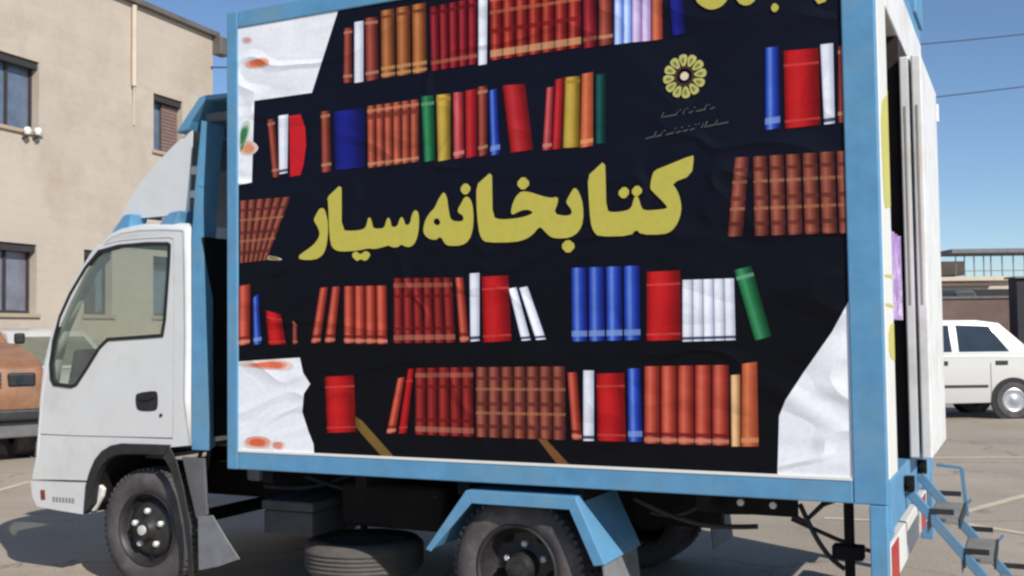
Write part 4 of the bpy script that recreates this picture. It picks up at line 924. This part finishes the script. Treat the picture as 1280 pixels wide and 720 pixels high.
# white saloon at the right, rear wheel in view
dW = 17.6; org = PZ((1268, 523.5)); Rh = Vector((RT.x, RT.y, 0)).normalized()
scale = 75.0
def sed_extra(root, c3, hw):
    for sgn in (-1, 1):
        m = MB(); m.hexa([c3(.42, sgn * hw, .53), c3(2.5, sgn * hw, .53), c3(2.5, sgn * hw, .57), c3(.42, sgn * hw, .57)], [c3(.42, sgn * (hw + .015), .53), c3(2.5, sgn * (hw + .015), .53), c3(2.5, sgn * (hw + .015), .57), c3(.42, sgn * (hw + .015), .57)]); m.build('side_trim', BLACKP, root)
        for a in (.08, 1.08):
            m = MB(); m.hexa([c3(a, sgn * (hw - .03), .90), c3(a + .2, sgn * (hw - .03), .90), c3(a + .2, sgn * (hw - .03), .97), c3(a, sgn * (hw - .03), .97)], [c3(a, sgn * (hw + .012), .90), c3(a + .2, sgn * (hw + .012), .90), c3(a + .2, sgn * (hw + .012), .97), c3(a, sgn * (hw + .012), .97)]); m.build('door_handle', BLACKP, root)
        for a in (.36, 1.36):
            m = MB(); m.hexa([c3(a, sgn * (hw - .01), .30), c3(a + .012, sgn * (hw - .01), .30), c3(a + .012, sgn * (hw - .01), 1.02), c3(a, sgn * (hw - .01), 1.02)], [c3(a, sgn * (hw + .003), .30), c3(a + .012, sgn * (hw + .003), .30), c3(a + .012, sgn * (hw + .003), .92), c3(a, sgn * (hw + .003), .92)]); m.build('door_seam', FLAP, root)
    m = MB(); m.hexa([c3(-.84, -hw + .05, .82), c3(-.84, -hw + .4, .82), c3(-.84, -hw + .4, .98), c3(-.84, -hw + .05, .98)], [c3(-.8, -hw + .05, .82), c3(-.8, -hw + .4, .82), c3(-.8, -hw + .4, .98), c3(-.8, -hw + .05, .98)]); m.build('tail_lamp', RED, root)
hw_ = .82
axis = -Rh
ctr = org + Vector((F.x, F.y, 0)).normalized() * hw_
make_car('white_saloon_car', 'white saloon car parked side on beyond the rear steps of the truck', 'car', (ctr.x, ctr.y, 0), (axis.x, axis.y), 1.0, CARW,
         [(-.82, .34), (-.86, .6), (-.82, 1.02), (-.5, 1.08), (.4, 1.10), (2.2, 1.09), (2.9, .98), (3.25, .88), (3.34, .6), (3.3, .3), (2.9, .26), (.4, .26), (-.4, .3)],
         [(-.42, 1.07), (.12, 1.60), (.5, 1.655), (1.2, 1.66), (1.62, 1.60), (2.3, 1.07)], [(0, .31), (2.42, .31)], 1.64,
         [[(.02, 1.12), (.30, 1.55), (.86, 1.57), (.86, 1.12)], [(.98, 1.12), (.98, 1.57), (1.5, 1.56), (2.05, 1.12)]], extra=sed_extra)
# dusty orange pickup at the left edge
dfh = Vector((F.x, F.y, 0)).normalized(); fwdv = (Rh * .62 - dfh * .78).normalized(); sdv = Vector((fwdv.y, -fwdv.x, 0)); ps_ = 1.18
hp = PD((25, 470), 13.2); po = hp - fwdv * .99 * ps_ - sdv * (-.83 + .26) * ps_
def pick_extra(root, c3, hw):
    def slab(nm, a0, a1, w0, w1, z0, z1, mt, bv=.01):
        m = MB(); m.hexa([c3(a0, w0, z0), c3(a0, w1, z0), c3(a0, w1, z1), c3(a0, w0, z1)], [c3(a1, w0, z0), c3(a1, w1, z0), c3(a1, w1, z1), c3(a1, w0, z1)]); return m.build(nm, mt, root, bevel=bv)
    for w0 in (-hw + .10, hw - .38):
        h = slab('headlight', .94, 1.0, w0, w0 + .28, .79, .94, SEAL, .03)
        m = MB(); q = c3(1.0, w0 + .14, .865); n = (c3(1, 0, 0) - c3(0, 0, 0)).normalized()
        m.tube([q - n * .02, q + n * .012], .065, 16); m.build('lens', CARGLASS, h, smooth=True)
    slab('grille', .96, .99, -hw + .44, hw - .44, .78, .95, SEAL, .006)
    for k in range(4): slab('grille_bar', .985, .998, -hw + .45, hw - .45, .80 + k * .042, .815 + k * .042, GREYMET, 0)
    slab('bumper', .95, 1.07, -hw - .01, hw + .01, .44, .56, BLACKP, .03)
    slab('valance', .90, .98, -hw + .06, hw - .06, .26, .43, GREYMET, .02)
    for sgn in (-1, 1): slab('wing_mirror', -.48, -.42, sgn * (hw + .02), sgn * (hw + .14), 1.24, 1.37, SEAL, .03)
    slab('bonnet_seam', .05, .9, -.012, .012, 1.0, 1.0, SEAL, 0) if False else None
make_car('orange_pickup', 'dusty orange pickup with a black bumper half hidden behind the truck cab', 'pickup', (po.x, po.y, 0), (fwdv.x, fwdv.y), ps_, CARO,
         [(.98, .4), (1.0, .8), (.92, 1.06), (.3, 1.2), (-.3, 1.27), (-1.8, 1.25), (-3.6, 1.2), (-3.65, .5), (-3.4, .42), (0, .36)],
         [(-.32, 1.22), (-.85, 1.66), (-1.1, 1.70), (-1.75, 1.68), (-1.9, 1.22)], [(.35, .34), (-2.5, .34)], 1.66,
         [[(-.6, 1.26), (-.96, 1.6), (-1.66, 1.6), (-1.72, 1.26)]], extra=pick_extra)
# white car behind the pickup
pw = PZ((62, 548)); fv2 = (Rh * .7 - Vector((F.x, F.y, 0)).normalized() * .7).normalized()
make_car('white_hatchback_car', 'white car with dusty windscreen behind the orange pickup at the left edge', 'car', (pw.x, pw.y, 0), (fv2.x, fv2.y), 1.0, CARW,
         [(1.3, .34), (1.34, .7), (1.2, .96), (.5, 1.1), (-1.6, 1.14), (-2.5, 1.1), (-2.5, .4), (0, .28)],
         [(.62, 1.08), (-.1, 1.62), (-.6, 1.7), (-1.6, 1.68), (-2.35, 1.08)], [(.75, .31), (-1.7, .31)], 1.62,
         [[(.3, 1.14), (-.12, 1.54), (-.6, 1.6), (-.6, 1.14)], [(-.72, 1.14), (-.72, 1.6), (-1.5, 1.58), (-1.9, 1.14)]], glassmat=mat('dusty_glass', (112, 112, 96), .3, var=.2))

# ------------------------------------------------------------------ far buildings at the right
DF = Vector((F.x, F.y, 0)).normalized()
def far3(q, dep): return PD(q, dep)
def fslab(mb, x0, y0, x1, y1, dep, th):      # a block whose near face spans photo points at a given distance
    a = PD((x0, y0), dep); b = PD((x1, y1), dep); c = PD((x1, y0), dep); d = PD((x0, y1), dep)
    zt = (a.z + c.z) / 2; zb = max(0, (b.z + d.z) / 2)
    A = Vector((a.x, a.y, 0)); Bv = Vector((c.x, c.y, 0)); K = DF * th
    mb.hexa([A + Vector((0, 0, zb)), Bv + Vector((0, 0, zb)), Bv + K + Vector((0, 0, zb)), A + K + Vector((0, 0, zb))], [A + Vector((0, 0, zt)), Bv + Vector((0, 0, zt)), Bv + K + Vector((0, 0, zt)), A + K + Vector((0, 0, zt))])
fb = thing('far_flat_building', 'low beige flat roofed building with a grey roof canopy beyond the white saloon car', 'building', tuple(Vector((PD((1230, 400), 52).x, PD((1230, 400), 52).y, 0))))
m = MB(); fslab(m, 1120, 346, 1330, 470, 50, 8); m.build('wall', BEIGEW, fb)
m = MB(); fslab(m, 1118, 346, 1268, 351, 49.7, .28); m.build('parapet', PIPE, fb)
m = MB(); fslab(m, 1118, 362, 1262, 372, 49.75, .2); m.build('shopfront', DARKBOX, fb)
m = MB(); fslab(m, 1118, 354.5, 1240, 357.5, 49.8, .2); m.build('fascia', BROWNW, fb)
m = MB(); fslab(m, 1120, 327, 1206, 344.6, 53, 3); m.build('roof_hut', BEIGEW, fb)
m = MB(); fslab(m, 1190, 310, 1400, 315, 51, 2.5); m.build('canopy_roof', GREYR, fb)
for x in (1194, 1205, 1217, 1229, 1238, 1252, 1266, 1280, 1300): 
    m = MB(); fslab(m, x, 317.2, x + 1.0, 345.5, 51.5, .05); m.build('canopy_post', GREYR, fb)
m = MB(); fslab(m, 1206, 337, 1400, 338, 50.6, .05)
m.build('railing', GREYR, fb)
bwt = thing('boundary_wall', 'brown boundary wall running behind the white saloon car', 'wall', tuple(Vector((PD((1220, 420), 33).x, PD((1220, 420), 33).y, 0))))
m = MB(); fslab(m, 1060, 373, 1420, 480, 33, .3); m.build('wall_face', BROWNW, bwt)
m = MB(); fslab(m, 1058, 370, 1420, 372.9, 32.95, .4); m.build('coping', TRIM, bwt)
gv_ = thing('parked_van', 'grey van roof showing over the brown boundary wall', 'van', tuple(Vector((PD((1208, 420), 36).x, PD((1208, 420), 36).y, 0))))
m = MB(); fslab(m, 1193, 363, 1222, 460, 36, 2); m.build('body', GREYMET, gv_, bevel=.15, seg=3)
m = MB(); fslab(m, 1196, 365, 1219, 372, 35.97, .025); m.build('windscreen', CARGLASS, gv_)
sh = thing('metal_shed', 'black metal shed standing at the right edge behind the white saloon car', 'shed', tuple(Vector((PD((1300, 430), 30).x, PD((1300, 430), 30).y, 0))))
m = MB(); fslab(m, 1270, 347, 1400, 500, 30, .5); m.build('wall', DARKBOX, sh, bevel=.02)
m = MB(); fslab(m, 1269, 344.5, 1402, 346.8, 29.9, .7); m.build('roof', GREYR, sh)
# overhead wires
def wire(a, b, sag, r, label, dep0, dep1):
    A = PD(a, dep0); Bv = PD(b, dep1); n = 24
    pts = [A.lerp(Bv, i / n) - Vector((0, 0, sag * 4 * (i / n) * (1 - i / n))) for i in range(n + 1)]
    m = MB(); m.tube(pts, r, 6); tag(m.build('power_line', WIREM), label, 'wire', 'overhead wires behind the truck')
wire((262, 84), (1500, 14), .55, .022, 'upper overhead wire crossing the sky from the building corner', 24.5, 34)
wire((262, 190), (1500, 78), .35, .022, 'lower overhead wire crossing the sky beside the open truck doors', 24.6, 34)

# ------------------------------------------------------------------ camera, light, sky
cam = bpy.data.cameras.new('camera'); co = bpy.data.objects.new('camera', cam); COL.objects.link(co); S.camera = co
from mathutils import Matrix
M = Matrix((( RT.x, UP.x, -F.x, CAM.x), (RT.y, UP.y, -F.y, CAM.y), (RT.z, UP.z, -F.z, CAM.z), (0, 0, 0, 1)))
co.matrix_world = M
cam.sensor_width = 36; cam.lens = FOC / 1280 * 36; cam.clip_end = 5000; cam.clip_start = .05
SUND = Vector((1.22, -.70, 1.0)).normalized()
sun = bpy.data.lights.new('sun', 'SUN'); so_ = bpy.data.objects.new('sun', sun); COL.objects.link(so_)
sun.energy = 4.9; sun.angle = R_(.55); sun.color = (1, .955, .88)
so_.rotation_euler = SUND.to_track_quat('Z', 'Y').to_euler(); so_.location = (20, -12, 20)
w = bpy.data.worlds.new('World'); S.world = w; w.use_nodes = True
nt = w.node_tree; bg = nt.nodes['Background']
sky = nt.nodes.new('ShaderNodeTexSky'); sky.sky_type = 'NISHITA'; sky.sun_disc = False
sky.sun_elevation = math.asin(SUND.z); sky.sun_rotation = math.atan2(SUND.x, SUND.y)
sky.air_density = 1.0; sky.dust_density = .2; sky.ozone_density = 4.2; sky.altitude = 1200
nt.links.new(sky.outputs['Color'], bg.inputs['Color']); bg.inputs['Strength'].default_value = .118
S.view_settings.view_transform = 'Standard'; S.view_settings.look = 'None'; S.view_settings.exposure = 0; S.view_settings.gamma = 1
S.render.engine = 'CYCLES'
S.cycles.use_denoising = True
S.cycles.filter_width = 2.5
S.cycles.max_bounces = 8; S.cycles.transparent_max_bounces = 12
